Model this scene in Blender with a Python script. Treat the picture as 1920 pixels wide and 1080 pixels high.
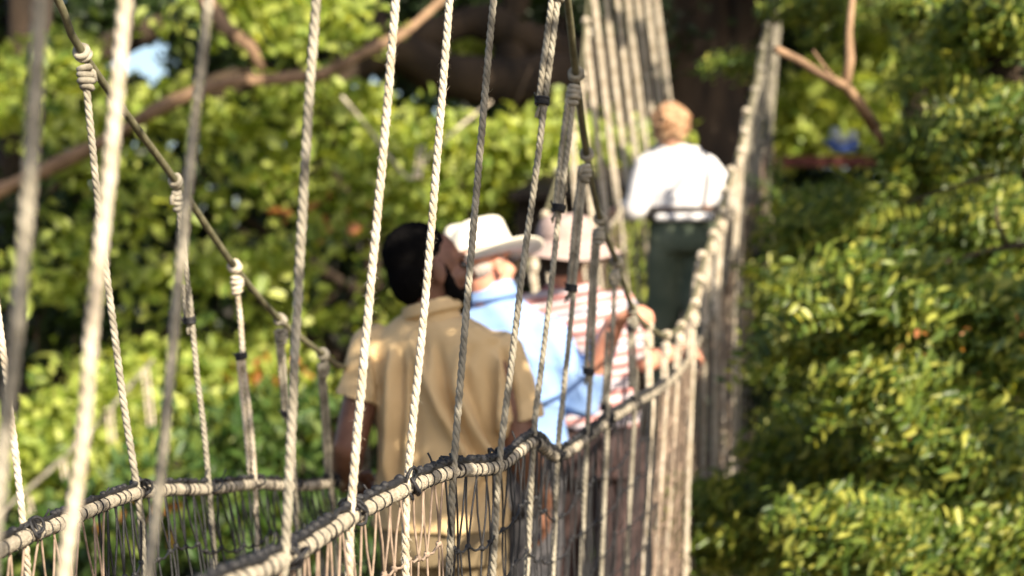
import bpy, math, random
import numpy as np
from mathutils import Vector, Matrix
random.seed(7); RNG = np.random.default_rng(11)
SC = bpy.context.scene
for o in list(bpy.data.objects): bpy.data.objects.remove(o)

# ------------------------------------------------------------------ camera
CZ = 8.0; FPX = 3200.0
cam_d = bpy.data.cameras.new('camera'); cam = bpy.data.objects.new('camera', cam_d)
SC.collection.objects.link(cam); SC.camera = cam
cam.location = (0, 0, CZ); cam.rotation_euler = (math.radians(90), 0, 0)
cam_d.sensor_width = 36; cam_d.lens = 60; cam_d.clip_start = .05; cam_d.clip_end = 500
cam_d.dof.use_dof = True; cam_d.dof.focus_distance = 2.75; cam_d.dof.aperture_fstop = 2.9
cam_d.dof.aperture_blades = 0
# ------------------------------------------------------------------ world and sun
SUN = Vector((.5, -.7, .55)).normalized()
elev = math.asin(SUN.z); azim = math.atan2(SUN.x, SUN.y)
w = bpy.data.worlds.new('World'); SC.world = w; w.use_nodes = True
nt = w.node_tree; sky = nt.nodes.new('ShaderNodeTexSky'); sky.sky_type = 'NISHITA'; sky.sun_disc = False
sky.sun_elevation = elev; sky.sun_rotation = azim; sky.dust_density = 2.0; sky.air_density = 1.0
bg = nt.nodes['Background']; bg.inputs['Strength'].default_value = .085
nt.links.new(sky.outputs[0], bg.inputs[0])
sl = bpy.data.lights.new('sun', 'SUN'); sl.energy = 5.0; sl.angle = math.radians(.5); sl.color = (1, .89, .70)
so = bpy.data.objects.new('sun', sl); SC.collection.objects.link(so)
so.rotation_euler = SUN.to_track_quat('Z', 'Y').to_euler(); so.location = (5, -7, 14)
SC.view_settings.view_transform = 'Standard'; SC.view_settings.look = 'None'
SC.view_settings.exposure = 1.38; SC.view_settings.gamma = 1
SC.cycles.use_denoising = True; SC.cycles.max_bounces = 8; SC.cycles.transmission_bounces = 4
SC.cycles.diffuse_bounces = 4; SC.cycles.sample_clamp_indirect = 6

# ------------------------------------------------------------------ helpers
def P(px, py, d): return Vector(((px-960)/FPX*d, d, CZ-(py-540)/FPX*d))
def V3(x, d, z): return Vector((x, d, CZ+z))
def link(o, parent=None):
    SC.collection.objects.link(o)
    if parent is not None: o.parent = parent
    return o
def tag(o, label=None, cat=None, group=None, kind=None):
    if label: o['label'] = label
    if cat: o['category'] = cat
    if group: o['group'] = group
    if kind: o['kind'] = kind
    return o
def empty(name, loc, label, cat, group=None):
    o = bpy.data.objects.new(name, None); o.empty_display_size = .1; o.location = loc
    link(o); return tag(o, label, cat, group)
def mesh_raw(name, verts, faces, mat, smooth=True):
    me = bpy.data.meshes.new(name)
    me.from_pydata([tuple(v) for v in verts] if not isinstance(verts, np.ndarray) else verts.tolist(), [], faces)
    me.update()
    if smooth: me.polygons.foreach_set('use_smooth', [True]*len(me.polygons))
    if mat: me.materials.append(mat)
    return me
class MB:
    def __init__(s): s.v = []; s.f = []
    def add(s, verts, faces):
        n = len(s.v); s.v.extend([tuple(v) for v in verts]); s.f.extend([tuple(i+n for i in f) for f in faces])
    def build(s, name, mat, parent=None, smooth=True):
        off = Vector(parent.matrix_world.translation) if False else (parent_loc(parent) if parent else Vector((0, 0, 0)))
        me = mesh_raw(name, [(v[0]-off.x, v[1]-off.y, v[2]-off.z) for v in s.v], s.f, mat, smooth)
        return link(bpy.data.objects.new(name, me), parent)
def parent_loc(p):
    l = Vector((0, 0, 0))
    while p is not None: l += p.location; p = p.parent
    return l
def catmull(pts, step):
    """resample a polyline of Vectors smoothly at about `step` metres"""
    pts = [Vector(p) for p in pts]
    if len(pts) == 2:
        n = max(1, int((pts[1]-pts[0]).length/step)); return [pts[0].lerp(pts[1], i/n) for i in range(n+1)]
    P_ = [pts[0]*2-pts[1]]+pts+[pts[-1]*2-pts[-2]]; out = []
    for i in range(1, len(P_)-2):
        a, b, c, d = P_[i-1:i+3]; n = max(1, int((c-b).length/step))
        for k in range(n):
            t = k/n
            out.append(.5*((2*b)+(c-a)*t+(2*a-5*b+4*c-d)*t*t+(3*b-a-3*c+d)*t**3))
    out.append(pts[-1]); return out
def frames(path):
    n = len(path); T = [(path[min(i+1, n-1)]-path[max(i-1, 0)]).normalized() for i in range(n)]
    u = T[0].cross(Vector((0, 1, 0)))
    if u.length < .1: u = T[0].cross(Vector((1, 0, 0)))
    u.normalize(); fr = []
    for t in T:
        u = (u-t*u.dot(t)).normalized(); fr.append((u, t.cross(u)))
    return T, fr
def tube(mb, path, r, sides=8, cap=True):
    T, fr = frames(path); n = len(path); vs = []; fs = []
    for i, p in enumerate(path):
        rr = r(i/(n-1)) if callable(r) else r
        u, v = fr[i]
        for k in range(sides):
            a = 2*math.pi*k/sides; vs.append(p+u*math.cos(a)*rr+v*math.sin(a)*rr)
    for i in range(n-1):
        for k in range(sides):
            k2 = (k+1) % sides; fs.append((i*sides+k, i*sides+k2, (i+1)*sides+k2, (i+1)*sides+k))
    if cap: fs.append(tuple(range(sides))[::-1]); fs.append(tuple((n-1)*sides+k for k in range(sides)))
    mb.add(vs, fs)
def rope(mb, pts, R, pitch=None, sides=6, per=10, strands=3, fuzz=0, phase=0):
    """laid rope: real twisted strands"""
    pitch = pitch or R*7.0
    path = catmull(pts, pitch/per); T, fr = frames(path); n = len(path); s = 0; L = [0]
    for i in range(1, n): L.append(L[-1]+(path[i]-path[i-1]).length)
    for j in range(strands):
        sp = []
        for i, p in enumerate(path):
            a = 2*math.pi*(L[i]/pitch+j/strands)+phase; u, v = fr[i]
            sp.append(p+(u*math.cos(a)-v*math.sin(a))*R*.45)
        tube(mb, sp, lambda t, q=random.uniform(0, 9): R*(.60+.03*math.sin(t*len(path)*.9+q)), sides)
    for k in range(int(fuzz*L[-1])):
        i = random.randrange(1, n-1); a = random.uniform(0, 6.28); u, v = fr[i]
        o = (u*math.cos(a)+v*math.sin(a)); q = path[i]+o*R*.9
        d = (o*.8+T[i]*random.uniform(-1, 1)+Vector([random.uniform(-.4, .4) for _ in '123'])).normalized()
        ln = random.uniform(.3, 1.0+random.random()*1.1)*R; s_ = T[i].cross(o)*R*.075
        m = q+d*ln*.5; e = q+d*ln+T[i]*random.uniform(-.3, .3)*ln
        mb.add([q-s_, q+s_, m+s_*.8, m-s_*.8, e], [(0, 1, 2, 3), (3, 2, 4)])
def torus_ring(mb, c, ax, R, r, n=14, m=7, wob=0.0):
    ax = ax.normalized(); u = ax.orthogonal().normalized(); v = ax.cross(u)
    p = []
    for i in range(n):
        a = 2*math.pi*i/n; p.append((c+(u*math.cos(a)+v*math.sin(a))*R*(1+wob*random.uniform(-1, 1)), (u*math.cos(a)+v*math.sin(a))))
    vs = []; fs = []
    for i in range(n):
        q, o = p[i]
        for k in range(m):
            b = 2*math.pi*k/m; vs.append(q+o*math.cos(b)*r+ax*math.sin(b)*r)
    for i in range(n):
        for k in range(m):
            fs.append((i*m+k, ((i+1) % n)*m+k, ((i+1) % n)*m+(k+1) % m, i*m+(k+1) % m))
    mb.add(vs, fs)
def ball(mb, c, rx, ry=None, rz=None, R=None, n=10, m=14, bump=0):
    ry = ry or rx; rz = rz or rx; vs = []; fs = []
    for i in range(n+1):
        th = math.pi*i/n
        for k in range(m):
            ph = 2*math.pi*k/m; b = 1+bump*random.uniform(-1, 1)
            q = Vector((rx*math.sin(th)*math.cos(ph)*b, ry*math.sin(th)*math.sin(ph)*b, rz*math.cos(th)*b))
            if i in (0, n) and k: q = None
            if R is not None and q is not None: q = R @ q
            vs.append(c+q if q is not None else vs[-1])
    for i in range(n):
        for k in range(m):
            k2 = (k+1) % m
            if i == 0: fs.append((0, (i+1)*m+k, (i+1)*m+k2))
            elif i == n-1: fs.append((i*m+k, n*m, i*m+k2))
            else: fs.append((i*m+k, (i+1)*m+k, (i+1)*m+k2, i*m+k2))
    mb.add(vs, fs)
def box(mb, c, X, Y, Z):
    vs = [c+X*a+Y*b+Z*e for a in (-1, 1) for b in (-1, 1) for e in (-1, 1)]
    mb.add(vs, [(0, 1, 3, 2), (4, 6, 7, 5), (0, 4, 5, 1), (2, 3, 7, 6), (0, 2, 6, 4), (1, 5, 7, 3)])

# ------------------------------------------------------------------ materials
def lin(c): return tuple(((x/255)/12.92 if x/255 <= .04045 else ((x/255+.055)/1.055)**2.4) for x in c)
def mat(name, col, col2=None, scale=20, rough=.8, bump=0, bscale=60, spec=.3, detail=4, stretch=None, sheen=0):
    m = bpy.data.materials.new(name); m.use_nodes = True; t = m.node_tree; b = t.nodes['Principled BSDF']
    b.inputs['Roughness'].default_value = rough; b.inputs['Specular IOR Level'].default_value = spec
    b.inputs['Base Color'].default_value = (*col, 1)
    if sheen: b.inputs['Sheen Weight'].default_value = sheen
    tc = t.nodes.new('ShaderNodeTexCoord'); src = tc.outputs['Object']
    if stretch:
        mp = t.nodes.new('ShaderNodeMapping'); mp.inputs['Scale'].default_value = stretch
        t.links.new(src, mp.inputs[0]); src = mp.outputs[0]
    if col2:
        n = t.nodes.new('ShaderNodeTexNoise'); n.inputs['Scale'].default_value = scale; n.inputs['Detail'].default_value = detail
        r = t.nodes.new('ShaderNodeValToRGB'); r.color_ramp.elements[0].position = .35; r.color_ramp.elements[1].position = .65
        r.color_ramp.elements[0].color = (*col, 1); r.color_ramp.elements[1].color = (*col2, 1)
        t.links.new(src, n.inputs['Vector']); t.links.new(n.outputs[0], r.inputs[0]); t.links.new(r.outputs[0], b.inputs['Base Color'])
    if bump:
        n2 = t.nodes.new('ShaderNodeTexNoise'); n2.inputs['Scale'].default_value = bscale; n2.inputs['Detail'].default_value = 5
        bp = t.nodes.new('ShaderNodeBump'); bp.inputs['Strength'].default_value = bump; bp.inputs['Distance'].default_value = .01
        t.links.new(src, n2.inputs['Vector']); t.links.new(n2.outputs[0], bp.inputs['Height']); t.links.new(bp.outputs[0], b.inputs['Normal'])
    return m
def leafmat(name, cols, trans=.45, rough=.45, tcol=None):
    m = bpy.data.materials.new(name); m.use_nodes = True; t = m.node_tree; b = t.nodes['Principled BSDF']
    out = t.nodes['Material Output']; g = t.nodes.new('ShaderNodeNewGeometry'); r = t.nodes.new('ShaderNodeValToRGB')
    r.color_ramp.elements[0].color = (*cols[0], 1); r.color_ramp.elements[1].color = (*cols[-1], 1)
    for i, c in enumerate(cols[1:-1]):
        e = r.color_ramp.elements.new((i+1)/(len(cols)-1)); e.color = (*c, 1)
    t.links.new(g.outputs['Random Per Island'], r.inputs[0]); t.links.new(r.outputs[0], b.inputs['Base Color'])
    b.inputs['Roughness'].default_value = rough; b.inputs['Specular IOR Level'].default_value = .4
    tr = t.nodes.new('ShaderNodeBsdfTranslucent'); mx = t.nodes.new('ShaderNodeMixShader'); mx.inputs[0].default_value = trans
    hs = t.nodes.new('ShaderNodeMix'); hs.data_type = 'RGBA'; hs.blend_type = 'MULTIPLY'; hs.inputs[0].default_value = 1
    hs.inputs[7].default_value = (*(tcol or (1.5, 1.35, .5)), 1)
    t.links.new(r.outputs[0], hs.inputs[6]); t.links.new(hs.outputs[2], tr.inputs[0])
    t.links.new(b.outputs[0], mx.inputs[1]); t.links.new(tr.outputs[0], mx.inputs[2]); t.links.new(mx.outputs[0], out.inputs[0])
    return m
M = {}
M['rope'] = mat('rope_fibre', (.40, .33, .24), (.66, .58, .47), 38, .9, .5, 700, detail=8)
M['ropegrey'] = mat('shaded_rope_fibre', (.17, .15, .115), (.35, .315, .25), 34, .9, .35, 600)  # darker copy of the rope colour, standing for rope in shade
M['rail'] = mat('rail_rope_fibre', (.40, .34, .26), (.56, .49, .38), 90, .92, 1, 330, .2)
M['cable'] = mat('olive_cable', (.085, .08, .045), (.15, .135, .08), 50, .6, .3, 400)
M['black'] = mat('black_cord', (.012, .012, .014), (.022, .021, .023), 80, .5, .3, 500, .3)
M['brown'] = mat('brown_twine', (.16, .115, .085), (.30, .22, .165), 60, .85)  # brown tone for the end and far net panels
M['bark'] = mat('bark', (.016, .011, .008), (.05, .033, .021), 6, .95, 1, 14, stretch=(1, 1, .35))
M['barklit'] = mat('sunlit_bark', (.13, .08, .048), (.30, .19, .115), 8, .9, .8, 20)  # lighter copy of the bark, with sunlight put into its colour
M['soil'] = mat('forest_floor', (.03, .022, .012), (.07, .055, .03), 1.5, 1, .5, 5)
M['plank'] = mat('weathered_plank', (.16, .12, .085), (.27, .21, .15), 12, .85, .5, 60, stretch=(1, 8, 1))
M['tan'] = mat('tan_polo_cotton', (.53, .375, .20), (.60, .43, .235), 9, .85, .25, 900, .2)
M['khaki'] = mat('khaki_cotton', (.16, .12, .07), (.21, .16, .095), 10, .9, .3, 500, .2)
M['skin1'] = mat('deep_brown_skin', (.125, .056, .034), (.17, .08, .05), 30, .5, .1, 300, .35)
M['hair1'] = mat('black_curly_hair', (.004, .004, .004), (.008, .007, .007), 200, 1, 1, 260, .02)
M['skin2'] = mat('ruddy_skin', (.62, .30, .20), (.50, .21, .145), 22, .5, .1, 300, .35)
M['skin3'] = mat('fair_skin', (.66, .38, .27), (.60, .32, .22), 22, .5, .1, 300, .35)
M['hairgrey'] = mat('white_hair', (.34, .28, .25), (.48, .42, .38), 150, .8, .8, 250)
M['hairdark'] = mat('dark_brown_hair', (.02, .014, .01), (.05, .035, .024), 150, .7, .8, 250)
M['hairginger'] = mat('strawberry_blond_hair', (.30, .14, .065), (.58, .38, .23), 45, .7, 1, 140)
M['blue'] = mat('light_blue_shirt_cotton', (.19, .31, .58), (.24, .36, .63), 12, .85, .3, 500, .2)
M['bluej'] = mat('blue_denim', (.045, .045, .05), (.075, .07, .075), 40, .9, .3, 500, .2)
M['white'] = mat('white_blouse_cotton', (.62, .60, .62), (.70, .68, .69), 12, .85, .3, 300, .2)
M['green'] = mat('sage_trouser_cotton', (.07, .09, .065), (.12, .14, .10), 8, .9, .3, 300, .2)
M['mauve'] = mat('mauve_trouser_cotton', (.04, .026, .026), (.075, .047, .045), 10, .9, .3, 300, .2)
M['straw'] = mat('cream_straw', (.72, .66, .55), (.80, .75, .64), 60, .8, .5, 350)
M['hatband'] = mat('brown_hat_band', (.20, .09, .06), (.25, .12, .08), 60, .8)
M['bucket'] = mat('pink_beige_hat_cotton', (.33, .24, .215), (.38, .285, .255), 40, .9, .3, 500)
M['belt'] = mat('black_belt_leather', (.02, .018, .016), (.035, .03, .028), 30, .5)
M['shoe'] = mat('brown_shoe_leather', (.05, .035, .025), (.09, .06, .04), 30, .6)
M['roof'] = mat('dark_thatch', (.022, .016, .012), (.045, .032, .022), 20, .95, .8, 40)
M['redwood'] = mat('red_brown_timber', (.05, .012, .008), (.08, .02, .013), 12, .8, .4, 40)
M['eye'] = mat('eye_dark', (.03, .02, .015), None, rough=.15, spec=.6)
M['bluebag'] = mat('blue_tarpaulin', (.02, .045, .16), (.03, .06, .2), 20, .6)
M['greybag'] = mat('grey_cloth', (.25, .28, .27), (.34, .36, .34), 12, .9)
M['redcloth'] = mat('red_cloth', (.5, .03, .03), (.6, .06, .05), 20, .8)
def striped():
    m = mat('striped_knit', (.8, .7, .7), None, rough=.85, spec=.2, bump=.3, bscale=400)
    t = m.node_tree; b = t.nodes['Principled BSDF']; tc = t.nodes.new('ShaderNodeTexCoord'); sp = t.nodes.new('ShaderNodeSeparateXYZ')
    mp = t.nodes.new('ShaderNodeMapping'); mp.inputs['Rotation'].default_value = (0, math.radians(9), 0)
    t.links.new(tc.outputs['Object'], mp.inputs[0]); t.links.new(mp.outputs[0], sp.inputs[0])
    nz = t.nodes.new('ShaderNodeTexNoise'); nz.inputs['Scale'].default_value = 5
    ma = t.nodes.new('ShaderNodeMath'); ma.operation = 'MULTIPLY_ADD'; ma.inputs[1].default_value = .03
    t.links.new(tc.outputs['Object'], nz.inputs['Vector']); t.links.new(nz.outputs[0], ma.inputs[0]); t.links.new(sp.outputs['Z'], ma.inputs[2])
    md = t.nodes.new('ShaderNodeMath'); md.operation = 'DIVIDE'; md.inputs[1].default_value = .125; t.links.new(ma.outputs[0], md.inputs[0])
    fr = t.nodes.new('ShaderNodeMath'); fr.operation = 'FRACT'; t.links.new(md.outputs[0], fr.inputs[0])
    r = t.nodes.new('ShaderNodeValToRGB'); r.color_ramp.interpolation = 'CONSTANT'; E = r.color_ramp.elements
    W = (.55, .49, .52, 1); stops = [(0, W), (.10, (.42, .18, .17, 1)), (.26, W), (.38, (.14, .12, .17, 1)), (.46, W), (.54, (.46, .22, .21, 1)), (.70, W), (.78, (.17, .085, .085, 1)), (.87, (.40, .19, .18, 1)), (.97, W)]
    E[0].position = 0; E[0].color = W; E[1].position = stops[1][0]; E[1].color = stops[1][1]
    for p, c in stops[2:]: e = E.new(p); e.color = c
    t.links.new(fr.outputs[0], r.inputs[0]); t.links.new(r.outputs[0], b.inputs['Base Color']); return m
M['stripes'] = striped()
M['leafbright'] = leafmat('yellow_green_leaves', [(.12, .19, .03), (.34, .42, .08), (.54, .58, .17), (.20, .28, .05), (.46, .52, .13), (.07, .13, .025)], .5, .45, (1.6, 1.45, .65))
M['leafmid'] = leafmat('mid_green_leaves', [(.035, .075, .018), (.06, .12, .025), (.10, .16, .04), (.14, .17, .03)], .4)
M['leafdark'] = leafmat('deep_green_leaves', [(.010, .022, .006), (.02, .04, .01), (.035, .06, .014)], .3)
M['leaffeather'] = leafmat('feathery_leaves', [(.03, .065, .016), (.10, .155, .026), (.24, .29, .05), (.40, .40, .08), (.06, .11, .022), (.17, .23, .04), (.03, .065, .018)], .45, .38)
M['leafred'] = leafmat('rusty_leaves', [(.30, .10, .03), (.42, .18, .05)], .4)

# ------------------------------------------------------------------ foliage helpers
def leaves_np(C, D, N, L, W):
    """C centres, D directions, N normals, L lengths, W widths -> verts, quads"""
    n = len(C); D = D/np.linalg.norm(D, axis=1)[:, None]; S = np.cross(D, N); S /= np.maximum(np.linalg.norm(S, axis=1), 1e-6)[:, None]
    U = np.cross(S, D); L = L[:, None]; W = W[:, None]
    v = np.stack([C-D*L*.5, C-D*L*.2-S*W*.45+U*W*.18, C+D*L*.18-S*W*.42+U*W*.16, C+D*L*.5-U*W*.15, C+D*L*.18+S*W*.42+U*W*.16, C-D*L*.2+S*W*.45+U*W*.18], 1).reshape(-1, 3)
    i = (np.arange(n)*6)[:, None]
    f = np.concatenate([i+np.array([[0, 1, 2, 3]]), i+np.array([[0, 3, 4, 5]])], 1).reshape(-1, 4)
    return v, f
def mesh_np(name, v, f, mat_, parent=None):
    off = np.array(parent_loc(parent)) if parent else np.zeros(3)
    me = bpy.data.meshes.new(name); me.vertices.add(len(v)); me.vertices.foreach_set('co', (v-off).astype(np.float32).ravel())
    k = f.shape[1]; me.loops.add(f.size); me.loops.foreach_set('vertex_index', f.astype(np.int32).ravel())
    me.polygons.add(len(f)); me.polygons.foreach_set('loop_start', np.arange(0, f.size, k, dtype=np.int32)); me.polygons.foreach_set('loop_total', np.full(len(f), k, dtype=np.int32))
    me.update(calc_edges=True); me.validate(); me.materials.append(mat_)
    return link(bpy.data.objects.new(name, me), parent)
def rnd_dirs(n):
    a = RNG.normal(size=(n, 3)); return a/np.linalg.norm(a, axis=1)[:, None]
def clump_points(cl, tuft=(.10, 14), keep=1):
    """cl: (px,py,d,rx,ry,rd,n) ellipsoid clumps of twig-like tufts"""
    out = []; k = tuft[1]
    for px, py, d, rx, ry, rd, n in cl:
        c = np.array(P(px, py, d)); r = np.array([rx/FPX*d, rd, ry/FPX*d]); nt_ = max(1, n//k)
        tc = rnd_dirs(nt_)*(RNG.random((nt_, 1))**(1/2.2))*r+c
        if keep < 1:   # leave irregular gaps between the sprays
            g = np.sin(tc[:, 0]*13+2*np.sin(tc[:, 2]*7))+np.sin(tc[:, 2]*15+1.7*np.sin(tc[:, 0]*9+1))+np.sin((tc[:, 0]-tc[:, 2])*22)*.6; tc = tc[g > np.quantile(g, 1-keep)] if len(tc) > 4 else tc
        tr = tuft[0]*((d/10)**.5 if keep == 1 else 1)
        q = np.repeat(tc, k, 0); q = q+RNG.normal(size=q.shape)*tr*np.array([1.5, 1.2, .7]); out.append(q)
    return np.concatenate(out)
def px_of(Q): return 960+Q[:, 0]/Q[:, 1]*FPX, 540-(Q[:, 2]-CZ)/Q[:, 1]*FPX
def leafy(name, cl, L, mat_, parent=None, aspect=.55, up=.5, sun=.35, droop=.3, holes=(), thin=1, tuft=(.10, 14), dirb=(0, 0, 0), hollow=1):
    C = clump_points(cl, tuft, hollow)
    if thin < 1: C = C[RNG.random(len(C)) < thin]
    for hx, hy, hr1, hr2 in holes:
        X, Y = px_of(C); C = C[((X-hx)/hr1)**2+((Y-hy)/hr2)**2+RNG.normal(size=len(C))*.28 > 1]
    n = len(C); N = rnd_dirs(n)+np.array([0, 0, up])+np.array(SUN)*sun; D = rnd_dirs(n)+np.array([0, 0, -droop])+np.array(dirb)
    l = L*RNG.uniform(.45, 1.5, n); v, f = leaves_np(C, D, N, l, l*aspect*RNG.uniform(.75, 1.2, n)); return mesh_np(name, v, f, mat_, parent)
def limb(mb, pts, r0, r1, sides=12, knob=.12, sub=.15):
    path = catmull(pts, sub); rs = [1+knob*math.sin(i*1.7)+random.uniform(-knob, knob)*.6 for i in range(len(path))]
    n = len(path)
    tube(mb, path, lambda t: (r0+(r1-r0)*t)*rs[min(n-1, int(round(t*(n-1))))], sides)
exec_order = []

# ------------------------------------------------------------------ the rope bridge: guide curves
def guide(pl): 
    path = catmull([P(*p) for p in pl], .03); ys = np.array([p.y for p in path]); 
    def at(d):
        return Vector([float(np.interp(d, ys, [p[i] for p in path])) if i != 1 else d for i in range(3)])
    at.path = path; return at
RR = [(-560, 1640, 1.2), (285, 1165, 1.7), (535, 1048, 2.1), (660, 968, 2.4), (765, 915, 2.62), (850, 884, 2.85), (935, 874, 3.1), (1000, 830, 3.4), (1045, 856, 3.7), (1100, 822, 4.0), (1130, 797, 4.25), (1190, 758, 4.6), (1233, 733, 5.0), (1272, 698, 5.5), (1314, 630, 6.2), (1354, 532, 7.0), (1380, 448, 7.5), (1398, 385, 8.0), (1425, 300, 8.8), (1450, 190, 9.8)]
LR = [(-560, 1330, 1.7), (-150, 1100, 2.1), (0, 1030, 2.35), (100, 985, 2.6), (262, 924, 3.1), (395, 917, 3.55), (480, 908, 3.85), (555, 912, 4.1), (640, 905, 4.5), (705, 900, 4.8), (850, 770, 5.5), (981, 646, 6.0), (1086, 503, 7.0), (1165, 393, 8.0), (1225, 290, 9.0), (1262, 190, 9.8)]
RC = [(-230, -6200, 1.2), (330, -3500, 1.5), (560, -2200, 1.8), (760, -1450, 2.15), (880, -840, 2.5), (985, -380, 2.85), (1050, -80, 3.1), (1065, 10, 3.22), (1080, 140, 3.4), (1100, 290, 3.7), (1125, 410, 4.0), (1155, 490, 4.3), (1187, 580, 4.6), (1215, 612, 4.9), (1252, 628, 5.2), (1290, 590, 5.6), (1322, 480, 6.1), (1350, 400, 6.5), (1374, 320, 6.9), (1404, 210, 7.5), (1440, 50, 8.3), (1470, -120, 9.1), (1490, -300, 9.9)]
LC = [(-520, -1300, 1.9), (-150, -500, 2.45), (30, -150, 2.8), (110, 0, 2.95), (155, 100, 3.05), (330, 340, 3.45), (440, 500, 3.75), (525, 600, 4.0), (600, 660, 4.2), (650, 690, 4.4), (770, 700, 4.9), (890, 620, 5.5), (970, 530, 6.0), (1030, 380, 6.6), (1080, 200, 7.2), (1100, 30, 7.7), (1122, -180, 8.3), (1150, -400, 9.1), (1170, -600, 9.9)]
rr, lr, rc, lc = guide(RR), guide(LR), guide(RC), guide(LC)
def deckz(d): return float(np.interp(d, [-1, 1, 2.5, 4.4, 5.1, 6, 7, 8, 9, 10.5], [-1.4, -1.5, -1.57, -1.6, -1.52, -1.33, -1.05, -.77, -.45, .0]))
def dk(d, s, o=.22): return V3(.235*d-1.04+s*o, d, deckz(d))
# deck
dt = empty('walkway_deck', dk(5, 0), 'narrow plank walkway of the rope bridge under the walking people', 'walkway')
d = .9
while d < 10.3:
    mb = MB(); a = dk(d, 0); sl_ = (dk(d+.05, 0)-dk(d-.05, 0)).normalized(); X = Vector((1, -.235, 0)).normalized()
    box(mb, a-Vector((0, 0, .02)), X*(.25+random.uniform(-.01, .01)), sl_*.052, Vector((0, 0, .015))); mb.build('plank', M['plank'], dt, False); d += .125
for s in (-1, 1):
    mb = MB(); rope(mb, [dk(x, s, .2)+Vector((0, 0, -.045)) for x in np.arange(.9, 10.3, .4)], .012, sides=5, per=6); mb.build('support_rope', M['ropegrey'], dt)
# main cables
for g, lab, nm in ((rc, 'olive main cable on the near side of the bridge, carrying the sharp knotted ropes', 'r'), (lc, 'olive main cable running down from the upper left corner behind the near ropes', 'l')):
    mb = MB(); tube(mb, [p for i, p in enumerate(g.path) if i % 2 == 0], .0075, 10); o = mb.build('main_cable', M['cable']); tag(o, lab, 'cable')
# hand rails with black lashing
def lashing(mb, g, d0, d1, sp=.042, knobs=1.0, big=1.0):
    path = [p for p in g.path if d0 <= p.y <= d1]; acc = 0; nxt = 0; T, fr = frames(path)
    top = []
    for i in range(1, len(path)):
        acc += (path[i]-path[i-1]).length
        up = Vector((0, 0, 1)); t = T[i]; up = (up-t*up.dot(t)).normalized()
        q = path[i]+up*(.0125+.003*big)+t.cross(up)*random.uniform(-.002, .002); top.append(q+Vector([random.uniform(-.0015, .0015) for _ in '123']))
        if acc > nxt:
            nxt += sp*random.uniform(.7, 1.3); ax = (t+Vector([random.uniform(-.25, .25) for _ in '123'])).normalized()
            torus_ring(mb, path[i], ax, .0122, .0013, 16, 6, .03)
            if random.random() < knobs:
                ball(mb, q+up*.003*big, .0062*big*random.uniform(.8, 1.2), .0055*big, .005*big, bump=.12, n=6, m=8)
            if random.random() < .25*knobs:
                e = q+up*.016+Vector([random.uniform(-.01, .01) for _ in '123']); tube(mb, [q, q.lerp(e, .6)+t*.003, e], .0018, 5)
    if top: tube(mb, top, lambda s: .0042*big*(1+.3*math.sin(s*len(top)*1.3)), 7)
def railtube(mb, g):
    path = catmull(g.path[::2], .004); T, fr = frames(path); n = len(path); K = 20; vs = []; fs = []; s = 0; ph = [random.uniform(0, 6) for _ in range(4)]
    for i, p in enumerate(path):
        if i: s += (path[i]-path[i-1]).length
        u, v = fr[i]
        for k in range(K):
            a = 2*math.pi*k/K; r = .0112*(1+.05*math.sin(s*70+ph[0])+.045*math.sin(s*143+ph[1])+.06*math.sin(5*a+s*420)+random.uniform(-.035, .035)); vs.append(p+(u*math.cos(a)+v*math.sin(a))*r)
    for i in range(n-1):
        for k in range(K): k2 = (k+1) % K; fs.append((i*K+k, i*K+k2, (i+1)*K+k2, (i+1)*K+k))
    mb.add(vs, fs)
    for k in range(int(s*260)):
        i = random.randrange(1, n-1); a = random.uniform(0, 6.28); u, v = fr[i]; o = u*math.cos(a)+v*math.sin(a); q = path[i]+o*.0105; d_ = (o+T[i]*random.uniform(-1.5, 1.5)).normalized(); ln = random.uniform(.003, .009); w_ = T[i].cross(o)*.0004
        mb.add([q-w_, q+w_, q+d_*ln], [(0, 1, 2)])
t_ = empty('rail_rope', rr(3.4), 'thick handrail rope lashed with black cord, running in front of the man in tan', 'handrail rope')
mb = MB(); railtube(mb, rr); mb.build('thick_rope', M['rail'], t_)
mb = MB(); lashing(mb, rr, 1.6, 5.2, .033, .95, 1.25); lashing(mb, rr, 5.2, 9.7, .07, .7, 1); mb.build('cord_lashing', M['black'], t_)
t_ = empty('rail_rope', lr(3.4), 'thick pale handrail rope on the far side, held by the man in tan', 'handrail rope')
mb = MB(); railtube(mb, lr); mb.build('thick_rope', M['rail'], t_)
mb = MB(); lashing(mb, lr, 2.0, 4.0, .045, .75, 1.0); lashing(mb, lr, 4.0, 9.7, .08, .3, .7); mb.build('cord_lashing', M['black'], t_)

# suspender ropes
def knot(mb, c, R, down, ax):
    """rope looped over the cable, then a wrapped knot under it"""
    for k in (-.8, .8): torus_ring(mb, c+ax*R*k, (ax+down*.25*k).normalized(), .0068+R*.6, R*.8, 16, 7, .05)
    c2 = c+down*(.0075+R*2.6)
    for k in range(4):
        a = (down+Vector([random.uniform(-.28, .28) for _ in '123'])).normalized()
        torus_ring(mb, c2+down*(k*R*1.5), a, R*(1.35 if k in (1, 2) else 1.05)*random.uniform(.9, 1.1), R*.85, 14, 7, .1)
    e = c2+down*R*6; s = down.orthogonal().normalized()*random.choice((-1, 1))
    tube(mb, [c2+s*R, c2+s*R*2.2+down*R, c2+s*R*2.4+down*R*3.2], R*.7, 6)
def tape(mb, c, ax, R, h=.012, w=1.0):
    for k in range(4): torus_ring(mb, c+ax*(k-1.5)*h*.27, (ax+Vector([random.uniform(-.12, .12) for _ in '123'])).normalized(), R*w, h*.22, 12, 6, .05)
    s = ax.orthogonal().normalized(); tube(mb, [c+s*R*w, c+s*(R*w+.006)-ax*.004, c+s*(R*w+.011)-ax*.012], .0017, 5)
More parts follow.
